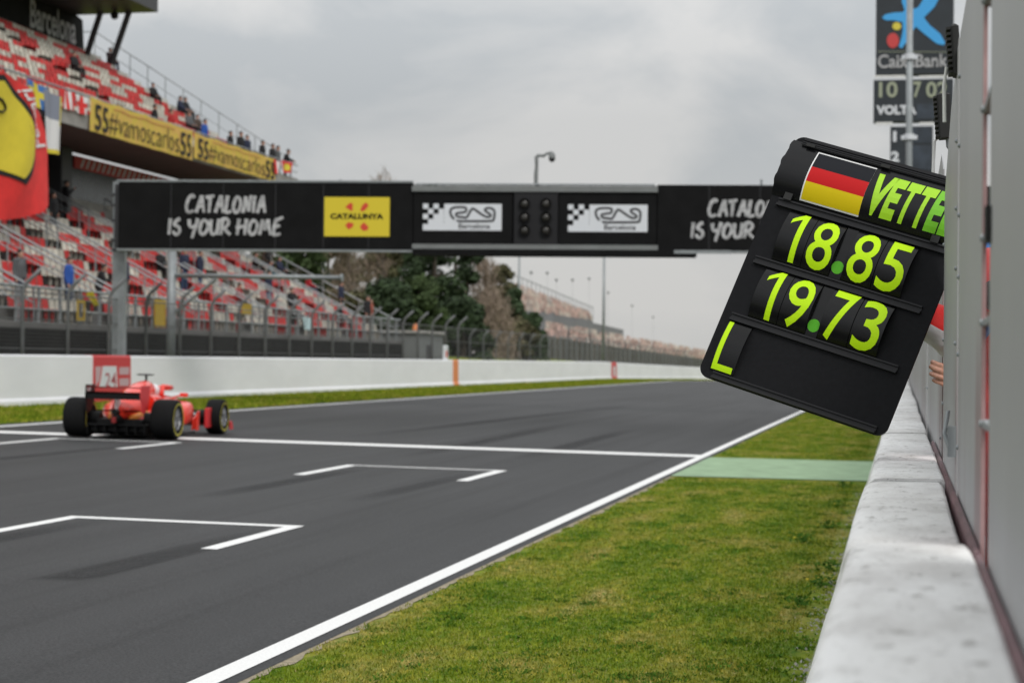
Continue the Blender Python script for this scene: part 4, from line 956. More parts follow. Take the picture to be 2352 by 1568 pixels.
# ================================================================== MAIN GRANDSTAND
LX, LZ, LM, LP = -26.5, 2.75, .535, .80       # lower tier: first row x, floor z, rise per metre, row depth
UX, UZ, UM, UP = -32.7, 11.05, .632, .745
YE = 100.6
YU = 102.6
AISLES = [101.0, 93.5, 86.0, 78.6, 71.0, 63.5, 56.0, 48.5, 41.0]
def stand():
    t = thing('grandstand', 'two tier concrete grandstand with red and white seats beyond the catch fence', 'grandstand', (-30, 70, 0))
    O = Vector((30, -70, 0))
    class SB(MB):
        def build(s, name, m, par=t, **k):
            s.v = [(p[0]+O.x, p[1]+O.y, p[2]+O.z) for p in s.v] if par is t or k.pop('shift', True) else s.v
            return MB.build(s, name, m, par, **k)
    # lower terrace
    NL, NU = 12, 15
    pr = [(-25.6, .2), (-25.6, LZ-.06), (LX+.35, LZ)]
    for i in range(NL):
        x = LX+.35-LP*i; z = LZ+LM*LP*i; pr += [(x, z+(.0 if i == 0 else 0)), (x-LP, z), (x-LP, z+LM*LP)]
    pr += [(-40, pr[-1][1]), (-40, .2)]
    q = []
    for p in pr:
        if not q or abs(p[0]-q[-1][0])+abs(p[1]-q[-1][1]) > 1e-4: q.append(p)
    SB().extrude_y(q, 30, YE).build('lower_terrace', 'concrete_mid')
    b = SB(); b.box(-25.59, -25.5, 30, YE, .3, 2.52); b.build('plinth_band', 'concrete_dark')  # very dark band across the lower front of the terrace
    # front railing
    b = SB()
    for z in (LZ+.35, LZ+.7, LZ+1.02): b.tube([(-25.7, 30, z), (-25.7, YE, z)], .03 if z < LZ+1 else .045, 6)
    y = 44.0
    while y < YE: b.box(-25.74, -25.66, y-.045, y+.045, LZ-.55, LZ+1.0); y += 1.55
    b.build('front_railing', 'galvanised')
    # upper deck
    pr = [(-31.95, 10.75), (-31.95, 11.35), (-32.1, 11.35), (-32.1, UZ), (UX+.3, UZ)]
    for i in range(NU):
        x = UX+.3-UP*i; z = UZ+UM*UP*i; pr += [(x-UP, z), (x-UP, z+UM*UP)]
    bx = pr[-1][0]; pr += [(bx-1.2, pr[-1][1]), (bx-1.2, pr[-1][1]-1.5), (-36.2, 10.8)]
    SB().extrude_y(pr, 40, YU).build('upper_deck', 'concrete_mid')
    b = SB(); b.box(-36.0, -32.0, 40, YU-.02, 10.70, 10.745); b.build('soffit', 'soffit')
    b = SB(); b.box(-31.945, -31.90, 40, YU, 10.72, 11.30); b.build('fascia', 'concrete')
    b = SB(); b.tube([(-32.0, 40, 12.08), (-32.0, YU, 12.08)], .04, 6); b.tube([(-32.0, 40, 11.7), (-32.0, YU, 11.7)], .025, 6)
    y = 60
    while y < YU: b.tube([(-32.0, y, 11.35), (-32.0, y, 12.08)], .03, 6); y += 1.8
    b.build('front_railing', 'galvanised')
    # back of the lower tier
    b = SB(); b.box(-36.6, -36.2, 40, YE, 7.6, 8.72); b.build('back_ledge', 'concrete')
    b = SB(); b.box(-36.9, -36.4, 40, YE, 8.72, 10.7); b.build('glazing', 'glazing')
    r = SB(); y0, y1 = onX(172, 355, -36.3)[1], onX(402, 411, -36.3)[1]; r.box(-36.38, -36.30, y0, YE-.1, 10.12, 10.68); rp = r.build('sponsor_strip', 'red_paint')
    w = MB()
    for k in range(26):
        a = y0+.6+k*(YE-y0-1.5)/26; w.add([(-36.295+30, a-70, 10.2), (-36.295+30, a+.22-70, 10.2), (-36.295+30, a+.55-70, 10.6), (-36.295+30, a+.33-70, 10.6)], [(0, 1, 2, 3)])
    w.build('white_stripe', 'sign_white', rp)
    for y in (80.2, 60.0, 99.6):
        b = SB(); b.bbox(-36.1, -35.3, y-.55, y+.55, 7.4, 10.70, .03); b.build('column', 'steel_dark')
    # roof, struts, lettered board
    b = SB(); b.prism([(-38.9, 20.0), (-38.9, 20.75), (-50, 22.2), (-50, 19.9)], lambda p: (p[0], 40, p[1]), lambda p: (p[0], 99.8, p[1])); b.build('roof', 'steel_dark')
    def strut(a, c, Y):
        p, q_ = onY(*a, Y), onY(*c, Y); b = SB(); b.tube([tuple(p+np.array([0, 0, .1])), tuple(q_-np.array([0, 0, .6]))], .17, 8); b.build('strut', 'steel_dark')
    strut((298, 27), (256, 122), 99.5); strut((233, 27), (196, 112), 99.4)
    b = SB(); p = onY(263, 36, 99); b.ball(tuple(p), .22, 10, 8); b.tube([tuple(p), tuple(p+np.array([0, 0, .6]))], .06); b.build('spotlight', 'black_matt')
    XB = -43.5; pts = [onX(x, y, XB) for x, y in ((193, 117), (190, 47), (160, 22), (60, -32), (-60, -90), (-60, 18), (36, 62))]
    b = SB(); b.prism([(p[1], p[2]) for p in pts], lambda p: (XB, p[0], p[1]), lambda p: (XB-.3, p[0], p[1])); bd = b.build('name_board', 'concrete_dark')
    ya, yb = onX(68, 40, XB)[1], onX(173, 80, XB)[1]; z0 = onX(173, 104, XB)[2]-.1
    V, F = text2d('Barcelona', 1.5, yb-ya, bold=.02); b = MB(); b.add([(XB+.03+30, ya+p.x-70, z0+.1+p.y) for p in V], F); b.build('lettering', 'chalk', bd)
    # aisles: steps and rails
    for k, y in enumerate(AISLES[:7]):
        b = SB(); xa, xb = -25.9, LX-LP*NL+.3; za = LZ; zb = LZ+LM*(LX+.35-xb)
        yy = min(y, YE-.15)
        for dy in ((-.5, .5) if 42 < y < 100 else (0,)):
            b.tube([(xa, yy+dy, za+1.0), (xb, yy+dy, zb+1.0)], .04, 6); b.tube([(xa, yy+dy, za+.55), (xb, yy+dy, zb+.55)], .025, 6)
            for s in range(6):
                u = s/5; x = xa+(xb-xa)*u; z = za+(zb-za)*u; b.tube([(x, yy+dy, z-.2), (x, yy+dy, z+1.0)], .03, 6)
        b.build('aisle_rail', 'galvanised')
    b = SB(); xa, xb = UX+.4, UX-UP*NU+.3; za, zb = UZ, UZ+UM*(xa-xb)
    b.tube([(xa, YU-.1, za+1.35), (xb, YU-.1, zb+1.35), (xb-1.2, YU-.1, zb+1.35)], .035, 6); b.tube([(xa, YU-.1, za+.6), (xb, YU-.1, zb+.6)], .02, 6)
    for s in range(12):
        u = s/11; x = xa+(xb-xa)*u; z = za+(zb-za)*u; b.tube([(x, YU-.1, z-.2), (x, YU-.1, z+1.35)], .025, 6)
    b.build('end_rail', 'galvanised')
    # seats
    sm = MB()
    sm.grid(lambda i, j: (.20-.42*j, -.215+.43*i, .40+.03*(2*i-1)**2+(.03*j)), 4, 2); sm.grid(lambda i, j: (-.22-.06*j, -.215+.43*i, .43+.36*j+.02*(2*i-1)**2), 4, 2)
    sm.box(-.05, .05, -.03, .03, 0, .40)
    seatm = sm.mesh('seat', 'red_seat', True, recalc=False); SV, SF = sm.v, sm.f
    rng = random.Random(11); allseats = []
    def row(x, z, y0, y1, i, aisles):
        run = 0; c = 0; y = y0+.3
        while y < y1:
            if aisles and any(abs(y-a) < .75 for a in aisles): y += .5; run = 0; continue
            if run <= 0: run = rng.choice((3, 4, 4, 5, 6, 7)); c = 1-c if rng.random() < .93 else c
            allseats.append((x, y, z, c)); run -= 1; y += .5
    for i in range(NL):
        x = LX-LP*i-.12; row(x, LZ+LM*LP*i, abs(x)*1.94-3, YE-.4, i, AISLES)
    for i in range(NU):
        x = UX-UP*i-.12; row(x, UZ+UM*UP*i, abs(x)*1.94-3, YU-1.0, i, [86.0])
    allseats.sort(key=lambda s: s[1]**2+s[0]**2)
    vis = [s for s in allseats if s[1] > 2.05*abs(s[0])]
    near = vis[:100]; ns = set(near); rest = [s for s in allseats if s not in ns]
    whitem = seatm.copy(); whitem.materials.clear(); whitem.materials.append(MATS['white_seat'])
    for s in near: link('seat', whitem if s[3] else seatm, t, (s[0]+30, s[1]-70, s[2]))
    b = MB()
    for (x, y, z, c) in rest: b.add([(p[0]+x+30, p[1]+y-70, p[2]+z) for p in SV], SF, c)
    o = b.build('seating', ['red_seat', 'white_seat'], t, smooth=False, recalc=False); o['kind'] = 'stuff'
    o['label'] = 'remaining rows of fixed red and white seats'
stand()

# banners and flags ------------------------------------------------------------
def banners():
    XB = -31.80
    def banner(xa, xb, ta, tb, ba, bb, label):
        a, c = onX(xa, ta, XB), onX(xb, tb, XB); a0, c0 = onX(xa, ba, XB), onX(xb, bb, XB); n = 40
        t = thing('banner', label, 'banner', (XB, a[1], 0), group='yellow supporter banners')
        zt = (a[2]+c[2])/2; zb = (a0[2]+c0[2])/2; W = c[1]-a[1]; H = zt-zb
        def S(u, v, e=0): return (.028*math.sin(u*30)+.010*math.sin(u*61+v*2)+e, W*u, zb+H*v-.05*abs(math.sin(u*12.5))*(v))
        b = MB(); b.grid(lambda i, j: S(i, j), 90, 6); cl = b.build('cloth', 'banner_yellow', t, smooth=True, recalc=False)
        def txt(s, u0, u1, v0, v1, bold=.03):
            V, F = text2d(s, H*(v1-v0), W*(u1-u0), bold=bold, cuts=3); b = MB(); b.add([S(u0+p.x/W, v0+p.y/H, .05) for p in V], F); b.build('lettering', 'black_cloth', cl, recalc=False)
        txt('55', .03, .16, .06, .84, .012); txt('#vamoscarlos', .165, .84, .05, .80, -.012); txt('55', .85, .975, .06, .84, .012)
        b = MB(); b.grid(lambda i, j: S(.20+.6*i, .83+.035*j, .03), 90, 1); b.build('fine_print', 'cloth_orange', cl, recalc=False)
    banner(207, 444, 227, 295, 305, 365, 'yellow hashtag banner hanging from the upper deck rail, nearer of the two')
    banner(446, 634, 302, 367, 366, 416, 'yellow hashtag banner hanging from the upper deck rail, farther of the two')
    def flag(name, label, pts, X, cols, mats, cat='flag', waves=.05):
        # pts: four pixels, top left, top right, bottom right, bottom left; cols(u, v) -> material index
        P = [Vector(onX(x, y, X)) for x, y in pts]; o = P[0].copy()
        b = MB(); n, m = 14, 14
        vs = []
        for j in range(m+1):
            for i in range(n+1):
                u, v = i/n, j/m; p = (P[0]*(1-u)+P[1]*u)*(1-v)+(P[3]*(1-u)+P[2]*u)*v; p.x += waves*math.sin(u*9+v*2); vs.append(p-o)
        for j in range(m):
            for i in range(n):
                b.f.append((j*(n+1)+i, j*(n+1)+i+1, (j+1)*(n+1)+i+1, (j+1)*(n+1)+i)); b.m.append(cols((i+.5)/n, (j+.5)/m))
        b.v = [tuple(v) for v in vs]; f = b.build(name, mats, None, smooth=True, loc=tuple(o), recalc=False); return tag(f, label, cat, 'flags on the grandstand')
    XR = -31.78
    flag('flag', 'blue and yellow flag on the upper deck rail beside the big red flag', [(62, 180), (108, 205), (108, 262), (70, 235)], XR, lambda u, v: 1 if abs(u-.45) < .14 or abs(v-.4) < .14 else 0, ['blue_cloth', 'yellow_cloth'])
    flag('flag', 'long white and grey flag with yellow hem hanging down beside the big red flag', [(100, 205), (141, 225), (139, 356), (104, 350)], -31.74, lambda u, v: 1 if v > .93 or (v < .5 and u > .85) else (2 if v < .45 else 0), ['white_cloth', 'yellow_cloth', 'cloth_grey'])
    flag('flag', 'red and white barred flag, left of the pair beside the yellow banner', [(139, 203), (172, 215), (172, 256), (142, 248)], XR, lambda u, v: 1 if .3 < u < .46 or .58 < u < .74 else 0, ['red_cloth', 'white_cloth'])
    flag('flag', 'white flag with red cross, right of the pair beside the yellow banner', [(174, 216), (202, 226), (202, 266), (174, 258)], XR, lambda u, v: 1 if abs(u-.5) < .14 or abs(v-.5) < .16 else 0, ['white_cloth', 'red_cloth'])
    flag('flag', 'small red and white flag at the far end of the yellow banners', [(629, 366), (643, 372), (642, 400), (629, 398)], XR, lambda u, v: 1 if .55 < u < .8 else 0, ['red_cloth', 'white_cloth'])
    flag('flag', 'small red flag with yellow centre on the far corner of the upper deck', [(646, 368), (672, 374), (671, 398), (648, 396)], XR, lambda u, v: 1 if (u-.45)**2+(v-.5)**2 < .09 else 0, ['red_cloth', 'yellow_cloth'])
    flag('flag', 'pale blue and red cloth tied to the lower walkway railing', [(695, 728), (722, 730), (722, 758), (696, 756)], -25.55, lambda u, v: 1 if u > .7 else 0, ['cloth_pale', 'red_cloth'])
    flag('flag', 'bright yellow flag held over the lower walkway railing', [(196, 675), (211, 668), (229, 700), (215, 704)], -25.5, lambda u, v: 0, ['yellow_cloth'])
mat('cloth_orange', (.55, .25, .08), .8); mat('cloth_grey', (.22, .24, .30), .8); mat('cloth_pale', (.45, .6, .62), .8)
banners()
def big_flag():
    X = -31.2
    # outline in pixels, the cloth runs on beyond the left of the picture
    rows = [(165, -160, 0), (200, -160, 52), (230, -160, 88), (260, -160, 106), (300, -160, 113), (350, -160, 114), (400, -160, 110), (440, -160, 108), (470, -160, 104), (488, -160, 84), (499, -160, 52), (505, -150, 20)]
    o = Vector(onX(0, 300, X)); t = thing('team_flag', 'huge red team flag with yellow shield hanging from the upper deck', 'flag', tuple(o))
    def wav(p): return X+.22*math.sin(p[1]*1.1+p[2]*.35)+.10*math.sin(p[1]*2.3-p[2]*.8)
    def S(x, y, e=0): p = onX(x, y, X); q = np.array([wav(p)+e, p[1], p[2]]); return q-np.array(o)
    b = MB(); n = 36; vs = []
    fine = []
    for k in range(len(rows)-1):
        for s in range(4):
            u = s/4; fine.append(tuple(rows[k][c]*(1-u)+rows[k+1][c]*u for c in range(3)))
    fine.append(rows[-1])
    for (y, xa, xb) in fine:
        for i in range(n+1):
            x = xa+(xb-xa)*i/n; vs.append(S(x, y+(x-xb)*.02))
    b.v = [tuple(v) for v in vs]; b.f = [(j*(n+1)+i, j*(n+1)+i+1, (j+1)*(n+1)+i+1, (j+1)*(n+1)+i) for j in range(len(fine)-1) for i in range(n)]; b.m = [0]*len(b.f)
    cl = b.build('cloth', 'red_cloth', t, smooth=True, recalc=False)
    def shield(pts, m, name, e):
        # right half in pixels mirrored about the flag's own centre line
        b = MB(); k = len(pts); N = 12; vs = []
        for (xr, y, xl) in pts:
            for i in range(N+1): vs.append(S(xl+(xr-xl)*i/N, y, e))
        b.v = [tuple(v) for v in vs]; b.f = [(j*(N+1)+i, j*(N+1)+i+1, (j+1)*(N+1)+i+1, (j+1)*(N+1)+i) for j in range(k-1) for i in range(N)]; b.m = [0]*len(b.f); return b.build(name, m, cl, smooth=True, recalc=False)
    blk = [(0, 172, -110), (22, 200, -115), (44, 235, -120), (62, 275, -125), (72, 310, -125), (76, 340, -120), (75, 365, -75), (69, 390, -12), (60, 408, 20), (49, 424, 46)]
    out = []
    for k in range(len(blk)-1):
        for s in range(4): u = s/4; out.append(tuple(blk[k][c]*(1-u)+blk[k+1][c]*u for c in range(3)))
    out.append(blk[-1]); shield(out, 'black_cloth', 'shield_border', .03)
    yel = [(0, 186, -106), (15, 206, -110), (36, 240, -115), (53, 278, -118), (64, 312, -118), (68, 338, -95), (66, 362, -50), (58, 384, -2), (50, 398, 20), (41, 410, 38)]
    out = []
    for k in range(len(yel)-1):
        for s in range(4): u = s/4; out.append(tuple(yel[k][c]*(1-u)+yel[k+1][c]*u for c in range(3)))
    out.append(yel[-1]); shield(out, 'yellow_cloth', 'shield_field', .06)
    b = MB(); pp = [S(x, y, .09) for x, y in ((-12, 222), (0, 231), (7, 242), (9, 251), (4, 258), (-5, 255), (-14, 252))]; b.tube(pp, [.04, .05, .05, .05, .04, .04, .04], 6); b.build('tail_stroke', 'black_cloth', cl)
    # lettering along the right border, reading upwards
    V, F = text2d('Ferrari', 1.0, 3.6, bold=.01, cuts=2, shear=.2)
    pa, pb = np.array([105, 338]), np.array([50, 200]); d = (pb-pa)/np.linalg.norm(pb-pa); nn = np.array([d[1], -d[0]])*-1
    b = MB(); Ln = np.linalg.norm(pb-pa)
    b.add([S(*(pa+d*(p.x/3.6)*Ln+np.array([-.83*1, .55])*0+nn*(-(p.y)*29+5)), .05) for p in V], F); b.build('lettering', 'white_cloth', cl, recalc=False)
big_flag()

# spectators ------------------------------------------------------------------
def spectators():
    def on_tier(x, y, up, h):
        X0, Z0, M_ = (UX, UZ, UM) if up else (LX, LZ, LM)
        n = np.array([M_, 0, 1.0]); return onP(x, y, (X0, 0, Z0+h), n)
    Z = lambda x, y: (x*.2969, y*.2969)
    Z2 = lambda x, y: (x*.2969, 367.5+y*.2969)
    Z3 = lambda x, y: (551.3+x*.2969, 404.3+y*.2969)
    face = R(-90)
    L = [
     (Z(572, 470), 1, 'sit', BLK, BLK, 'lone spectator in black seated high in the upper tier below the lettered board'),
     (Z(850, 450), 1, 'sit', (.03, .012, .015), NVY, 'spectator seated high at the end of the upper tier beside the roof strut'),
     (Z(1182, 690), 1, 'sit', BLK, BLK, 'lone spectator in black at the stepped edge halfway down the upper tier'),
     (Z(1195, 850), 1, 'stand', BLK, NVY, 'spectator in black standing behind the first yellow banner, leftmost of that row'),
     (Z(1322, 860), 1, 'stand', RED_, RED_, 'spectator in a red jacket behind the nearer yellow banner'),
     (Z(1392, 820), 1, 'sit', NVY, BLK, 'spectator in dark blue seated behind the one in red, left of two'),
     (Z(1432, 830), 1, 'sit', BLK, BLK, 'spectator in black seated behind the one in red, right of two'),
     (Z(1460, 915), 1, 'sit', GRY, BLK, 'spectator in grey seated just right of the one in red'),
     (Z(1525, 965), 1, 'sit', BRN, BLK, 'spectator in brown beside the one in bright blue on the upper deck'),
     (Z(1583, 975), 1, 'stand', BLU, NVY, 'spectator in bright blue at the upper deck rail'),
     (Z(1782, 1060), 1, 'stand', BLK, BLK, 'spectator in black leaning at the rail above the farther banner, first after the blue one'),
     (Z(1862, 1080), 1, 'stand', BLK, NVY, 'spectator in black at the upper rail, left of a close pair against the sky'),
     (Z(1910, 1085), 1, 'stand', NVY, BLK, 'spectator in dark blue at the upper rail, right of a close pair against the sky'),
     (Z(2030, 1120), 1, 'stand', BLK, BLK, 'lone upright spectator against the sky above the farther banner'),
     (Z(2108, 1170), 1, 'stand', BLK, BLK, 'spectator in black, left of the last three at the far corner of the upper deck'),
     (Z(2148, 1175), 1, 'stand', GRY, BLK, 'spectator in grey, middle of the last three at the far corner of the upper deck'),
     (Z(2205, 1190), 1, 'lean', BLK, BLK, 'spectator in black, right of the last three at the far corner of the upper deck'),
     (Z2(412, 390), 0, 'stand', BLK, BLK, 'spectator in black standing among the seats under the big red flag'),
     (Z2(510, 300), 0, 'phone', BLK, BLK, 'spectator in black on the top row just behind the standing one under the flag'),
     (Z2(150, 940), 0, 'stand', GRY, NVY, 'spectator in a grey top at the walkway rail near the left edge'),
     (Z2(530, 990), 0, 'stand', BLU, JNS, 'spectator in a blue shirt at the walkway rail beside the yellow flag'),
     (Z2(765, 980), 0, 'lean', BLK, BLK, 'spectator in dark jacket leaning behind the yellow flag'),
     (Z2(962, 900), 0, 'stand', NVY, GRY, 'spectator in navy just right of the gantry post'),
     (Z2(1238, 800), 0, 'sit', BLK, BLK, 'spectator in black seated left of the braced mast'),
     (Z2(1425, 830), 0, 'stand', NVY, JNS, 'spectator in navy and jeans right of the braced mast, above its arm'),
     (Z2(1545, 860), 0, 'stand', NVY, JNS, 'spectator in dark blue and jeans, second right of the braced mast'),
     (Z2(1975, 770), 0, 'sit', BLK, BLK, 'spectator in black under the sign, left of the group above the mast arm'),
     (Z2(2050, 760), 0, 'sit', BRN, NVY, 'spectator in brown under the sign, second of the group above the mast arm'),
     (Z2(2090, 840), 0, 'sit', TEA, BLK, 'spectator in dark teal one row below the group above the mast arm'),
     (Z2(2160, 760), 0, 'lean', GRY, BLK, 'spectator in grey at the right of the group above the mast arm'),
     (Z2(1850, 1040), 0, 'sit', (.25, .03, .03), GRY, 'spectator in red behind the walkway rail under the mast arm'),
     (Z2(2080, 960), 0, 'stand', NVY, JNS, 'spectator in blue on the aisle just under the mast arm'),
     (Z2(2255, 1130), 0, 'stand', BLK, BLK, 'spectator in black at the walkway rail right of the one in red'),
     (Z3(465, 700), 0, 'sit', NVY, BLK, 'spectator in navy beside the end rail high in the lower tier'),
     (Z3(400, 1010), 0, 'sit', BLK, BLK, 'spectator in black low in the lower tier near the walkway flag'),
     (Z3(640, 850), 0, 'sit', (.42, .02, .03), NVY, 'spectator in bright red in the middle of the last seat block'),
     (Z3(850, 920), 0, 'stand', NVY, BLK, 'spectator in navy walking down the end stairs'),
     (Z3(770, 1030), 0, 'sit', BLK, BLK, 'spectator in black near the bottom of the last seat block'),
     (Z3(985, 1040), 0, 'stand', BLK, BRN, 'spectator in black at the bottom of the end stairs'),
     (Z3(1080, 1090), 0, 'stand', (.3, .08, .05), BLK, 'spectator in rust red last at the end of the walkway')]
    rng = random.Random(8)
    for (px, up, pose, jc, tr, lab) in L:
        h = .95 if pose != 'sit' else .85
        p = on_tier(px[0], px[1], up, h)
        # snap to the row below
        X0, Z0, M_, P_ = (UX, UZ, UM, UP) if up else (LX, LZ, LM, LP)
        k = max(0, round((X0-p[0])/P_)) if not (p[0] > X0) else 0
        z = Z0+M_*P_*k; x = X0-P_*k+ ((.1 if not (up and k == 0) else .42) if pose != 'sit' else -.08)
        if up and pose != 'sit': x, z = -32.28, UZ+.02
        q = onX(px[0], px[1], x); y = min(q[1], 102.4 if up else 100.2)
        person(pose, (x, y, z), face+rng.uniform(-.5, .5), lab, jc, tr, rng.uniform(.96, 1.06))
    # yellow boxes along the walkway
    for k, (a, lab) in enumerate((((600, 660, 1085, 1240), 'yellow gate leaf in the walkway rail below the yellow flag'), ((1200, 1282, 1085, 1290), 'yellow gate leaf left of the braced mast'), ((1875, 1945, 1115, 1190), 'yellow gate leaf right of the spectator in red'))):
        p = onX(*Z2(a[0], a[3]), -25.56); q = onX(*Z2(a[1], a[2]), -25.56); t = thing('walkway_gate', lab, 'gate', (-25.6, p[1], p[2]), group='yellow walkway gates')
        w = q[1]-p[1]; h = q[2]-p[2]; b = MB()
        b.box(0, .05, 0, .08, 0, h); b.box(0, .05, w-.08, w, 0, h); b.box(0, .05, .08, w-.08, h-.1, h); b.box(0, .05, .08, w-.08, 0, .1); mat('gate_yellow', (.42, .28, .02), .7); b.build('gate_frame', 'gate_yellow', t)
        c = MB(); c.box(.012, .03, .08, w-.08, .1, h-.1); c.build('infill', 'wire_mesh' if k == 0 else 'gate_yellow', t)
    for k, (px, lab) in enumerate((((905, 812, 1130), 'nearer'), )): pass
spectators()

# ================================================================== RACING CAR
mat('car_red', (.74, .036, .018), .35, coat=.6, spec=.4); mat('carbon', (.006, .006, .0065), .5, spec=.2); mat('tyre', (.009, .009, .0095), .8, spec=.12, bump=.1, bscale=60); mat('tyre_band', (.36, .31, .03), .7); mat('rim_metal', (.25, .25, .26), .35, .7); mat('car_white', (.65, .65, .66), .4); mat('rim_orange', (.7, .22, .02), .5); mat('helmet_white', (.65, .66, .68), .3, coat=.5); mat('rain_light', (.2, .01, .01), .4)
def race_car():
    O = (-13.45, 33.05, gz(-13.45, 33)+.012); t = thing('racing_car', 'red open wheel racing car seen from behind on the finish line', 'racing car', O)
    t.rotation_euler = (0, math.atan(.017), R(2.0)); t.scale = (1, .75, 1)
    def wheel(x, y, w, r, s, lab=None):
        wh = thing('wheel', '', 'x', (x, y, r)); wh.parent = t; wh.scale = (1, 1.3333, 1)
        for k in ('label', 'category'): del wh[k]
        h = w/2; rim = r*.55
        b = MB(); b.lathe([(rim, -h*.93), (rim*1.08, -h), (r*.84, -h), (r*.95, -h*.93), (r*.99, -h*.78), (r, -h*.4), (r, h*.4), (r*.99, h*.78), (r*.95, h*.93), (r*.84, h), (rim*1.08, h), (rim, h*.93), (rim, -h*.93)], 'x', 40); b.build('tyre', 'tyre', wh, smooth=40)
        b = MB()
        for sg in (-1, 1): b.lathe([(r*.82, sg*(h+.003)), (r*.74, sg*(h+.006)), (r*.73, sg*(h+.001))], 'x', 40)
        b.build('sidewall_band', 'tyre_band', wh, smooth=True)
        b = MB(); b.lathe([(rim*.995, -h*.9), (rim*.9, -h*.6), (rim*.88, h*.6), (rim*.995, h*.9)], 'x', 32)
        b.lathe([(rim*.99, s*h*.88), (rim*.8, s*h*.6), (rim*.3, s*h*.5), (.05, s*h*.75), (.001, s*h*.8)], 'x', 32)
        for k in range(10):
            a = 2*math.pi*k/10; b.tube([(s*h*.78, math.cos(a)*.05, math.sin(a)*.05), (s*h*.8, math.cos(a)*rim*.95, math.sin(a)*rim*.95)], .014, 6)
        b.build('rim', 'rim_metal', wh, smooth=40)
    wheel(-1.0+.2025, 0, .42, .35, -1); wheel(1.0-.2025, 0, .42, .35, 1); wheel(-1.0+.1525, 3.62, .305, .33, -1); wheel(1.0-.1525, 3.62, .305, .33, 1)
    def ring(y, cx, cz, w, h, e=2.6, n=24): return [(cx+a, y, cz+b_) for a, b_ in sph(n, w/2, h/2, e)]
    # survival cell and nose
    b = MB(); b.loft([ring(4.5, 0, .30, .14, .09), ring(4.3, 0, .33, .22, .16), ring(3.9, 0, .42, .32, .30), ring(3.3, 0, .50, .44, .36), ring(2.6, 0, .50, .62, .46), ring(2.2, 0, .46, .68, .60), ring(1.5, 0, .45, .72, .62), ring(1.1, 0, .48, .60, .60)]); b.build('nose_and_tub', 'car_red', t, smooth=50)
    # engine cover with airbox, falling to the rear
    b = MB(); b.loft([ring(1.70, 0, .80, .26, .34, 2.2), ring(1.45, 0, .79, .32, .42, 2.2), ring(1.1, 0, .70, .40, .56, 2.2), ring(.6, 0, .60, .54, .58, 2.2), ring(.15, 0, .52, .50, .46, 2.2), ring(-.25, 0, .46, .34, .30, 2.2), ring(-.42, 0, .42, .16, .16, 2.2)]); cov = b.build('engine_cover', 'car_red', t, smooth=50)
    b = MB(); b.prism([(1.5, .99), (1.3, .99), (.35, .80), (.2, .72), (.6, .70), (1.2, .85)], lambda p: (-.008, p[0], p[1]), lambda p: (.008, p[0], p[1])); b.build('fin', 'car_white', cov)
    for s in (-1, 1):
        b = MB(); b.loft([ring(2.15, s*.56, .44, .34, .34, 3.2), ring(1.9, s*.58, .43, .46, .42, 3.2), ring(1.4, s*.52, .38, .52, .44, 3), ring(.8, s*.38, .32, .46, .38, 2.6), ring(.3, s*.26, .28, .32, .30, 2.4), ring(-.1, s*.16, .28, .2, .22, 2.4)]); sp = b.build('sidepod', 'car_red', t, smooth=50)
        b = MB(); b.loft([ring(.35, s*.30, .40, .15, .20, 2.4), ring(-.12, s*.20, .34, .11, .14, 2.4), ring(-.2, s*.18, .33, .07, .09, 2.4)]); b.build('cooling_outlet', 'rim_orange', sp, smooth=True)
        b = MB(); b.tube([(s*.30, 2.25, .68), (s*.47, 2.3, .74)], .015, 6); b.bbox(s*.52-.075, s*.52+.075, 2.26, 2.34, .71, .78, .012); b.build('mirror', 'car_red', t)
        # barge boards
        b = MB(); b.prism([(2.55, .10), (3.0, .12), (3.02, .34), (2.9, .38), (2.6, .30)], lambda p: (s*.62, p[0], p[1]), lambda p: (s*.64, p[0], p[1])); b.prism([(2.25, .10), (2.45, .10), (2.48, .46), (2.34, .44)], lambda p: (s*.77, p[0], p[1]), lambda p: (s*.79, p[0], p[1])); b.build('barge_board', 'car_red', t)
        b = MB(); b.bbox(s*.80-.035, s*.80+.035, 2.95, 3.3, .14, .50, .012); b.build('brake_duct', 'red_paint', t)
        # suspension
        b = MB()
        for (yy, a, c, z1, z2) in ((0, -.25, .30, .30, .42), (0, .30, .0, .26, .30), (3.62, -.25, .25, .46, .40), (3.62, .28, .0, .48, .30)):
            xin = .16 if yy < 1 else .22
            b.tube([(s*xin, yy+c, z1), (s*.68, yy, z2)], .016, 6); b.tube([(s*xin, yy+a, z1-.08), (s*.68, yy, z2-.16)], .016, 6)
        b.build('suspension', 'carbon', t)
        for yy, xa, xc in ((0, .62, .40), (3.62, .66, .52)):
            b = MB(); b.tube([(s*xa, yy, .33), (s*xc, yy, .33)], .13, 14); b.build('hub', 'carbon', t)
    # floor and diffuser
    b = MB(); b.box(-.70, .70, .45, 2.5, .045, .07); b.prism([(-.5, .05), (.5, .05), (.5, .07), (-.5, .07)], lambda p: (p[0], .45, p[1]), lambda p: (p[0], -.02, p[1]+.02)); b.build('floor', 'carbon', t)
    b = MB()
    b.prism([(.2, .06), (-.48, .23), (-.48, .26), (.2, .09)], lambda p: (-.52, p[0], p[1]), lambda p: (.52, p[0], p[1]))
    for x in (-.52, -.36, -.2, 0, .2, .36, .52): b.prism([(.2, .05), (-.50, .07), (-.50, .25), (.2, .08)], lambda p: (x-.006, p[0], p[1]), lambda p: (x+.006, p[0], p[1]))
    b.build('diffuser', 'carbon', t)
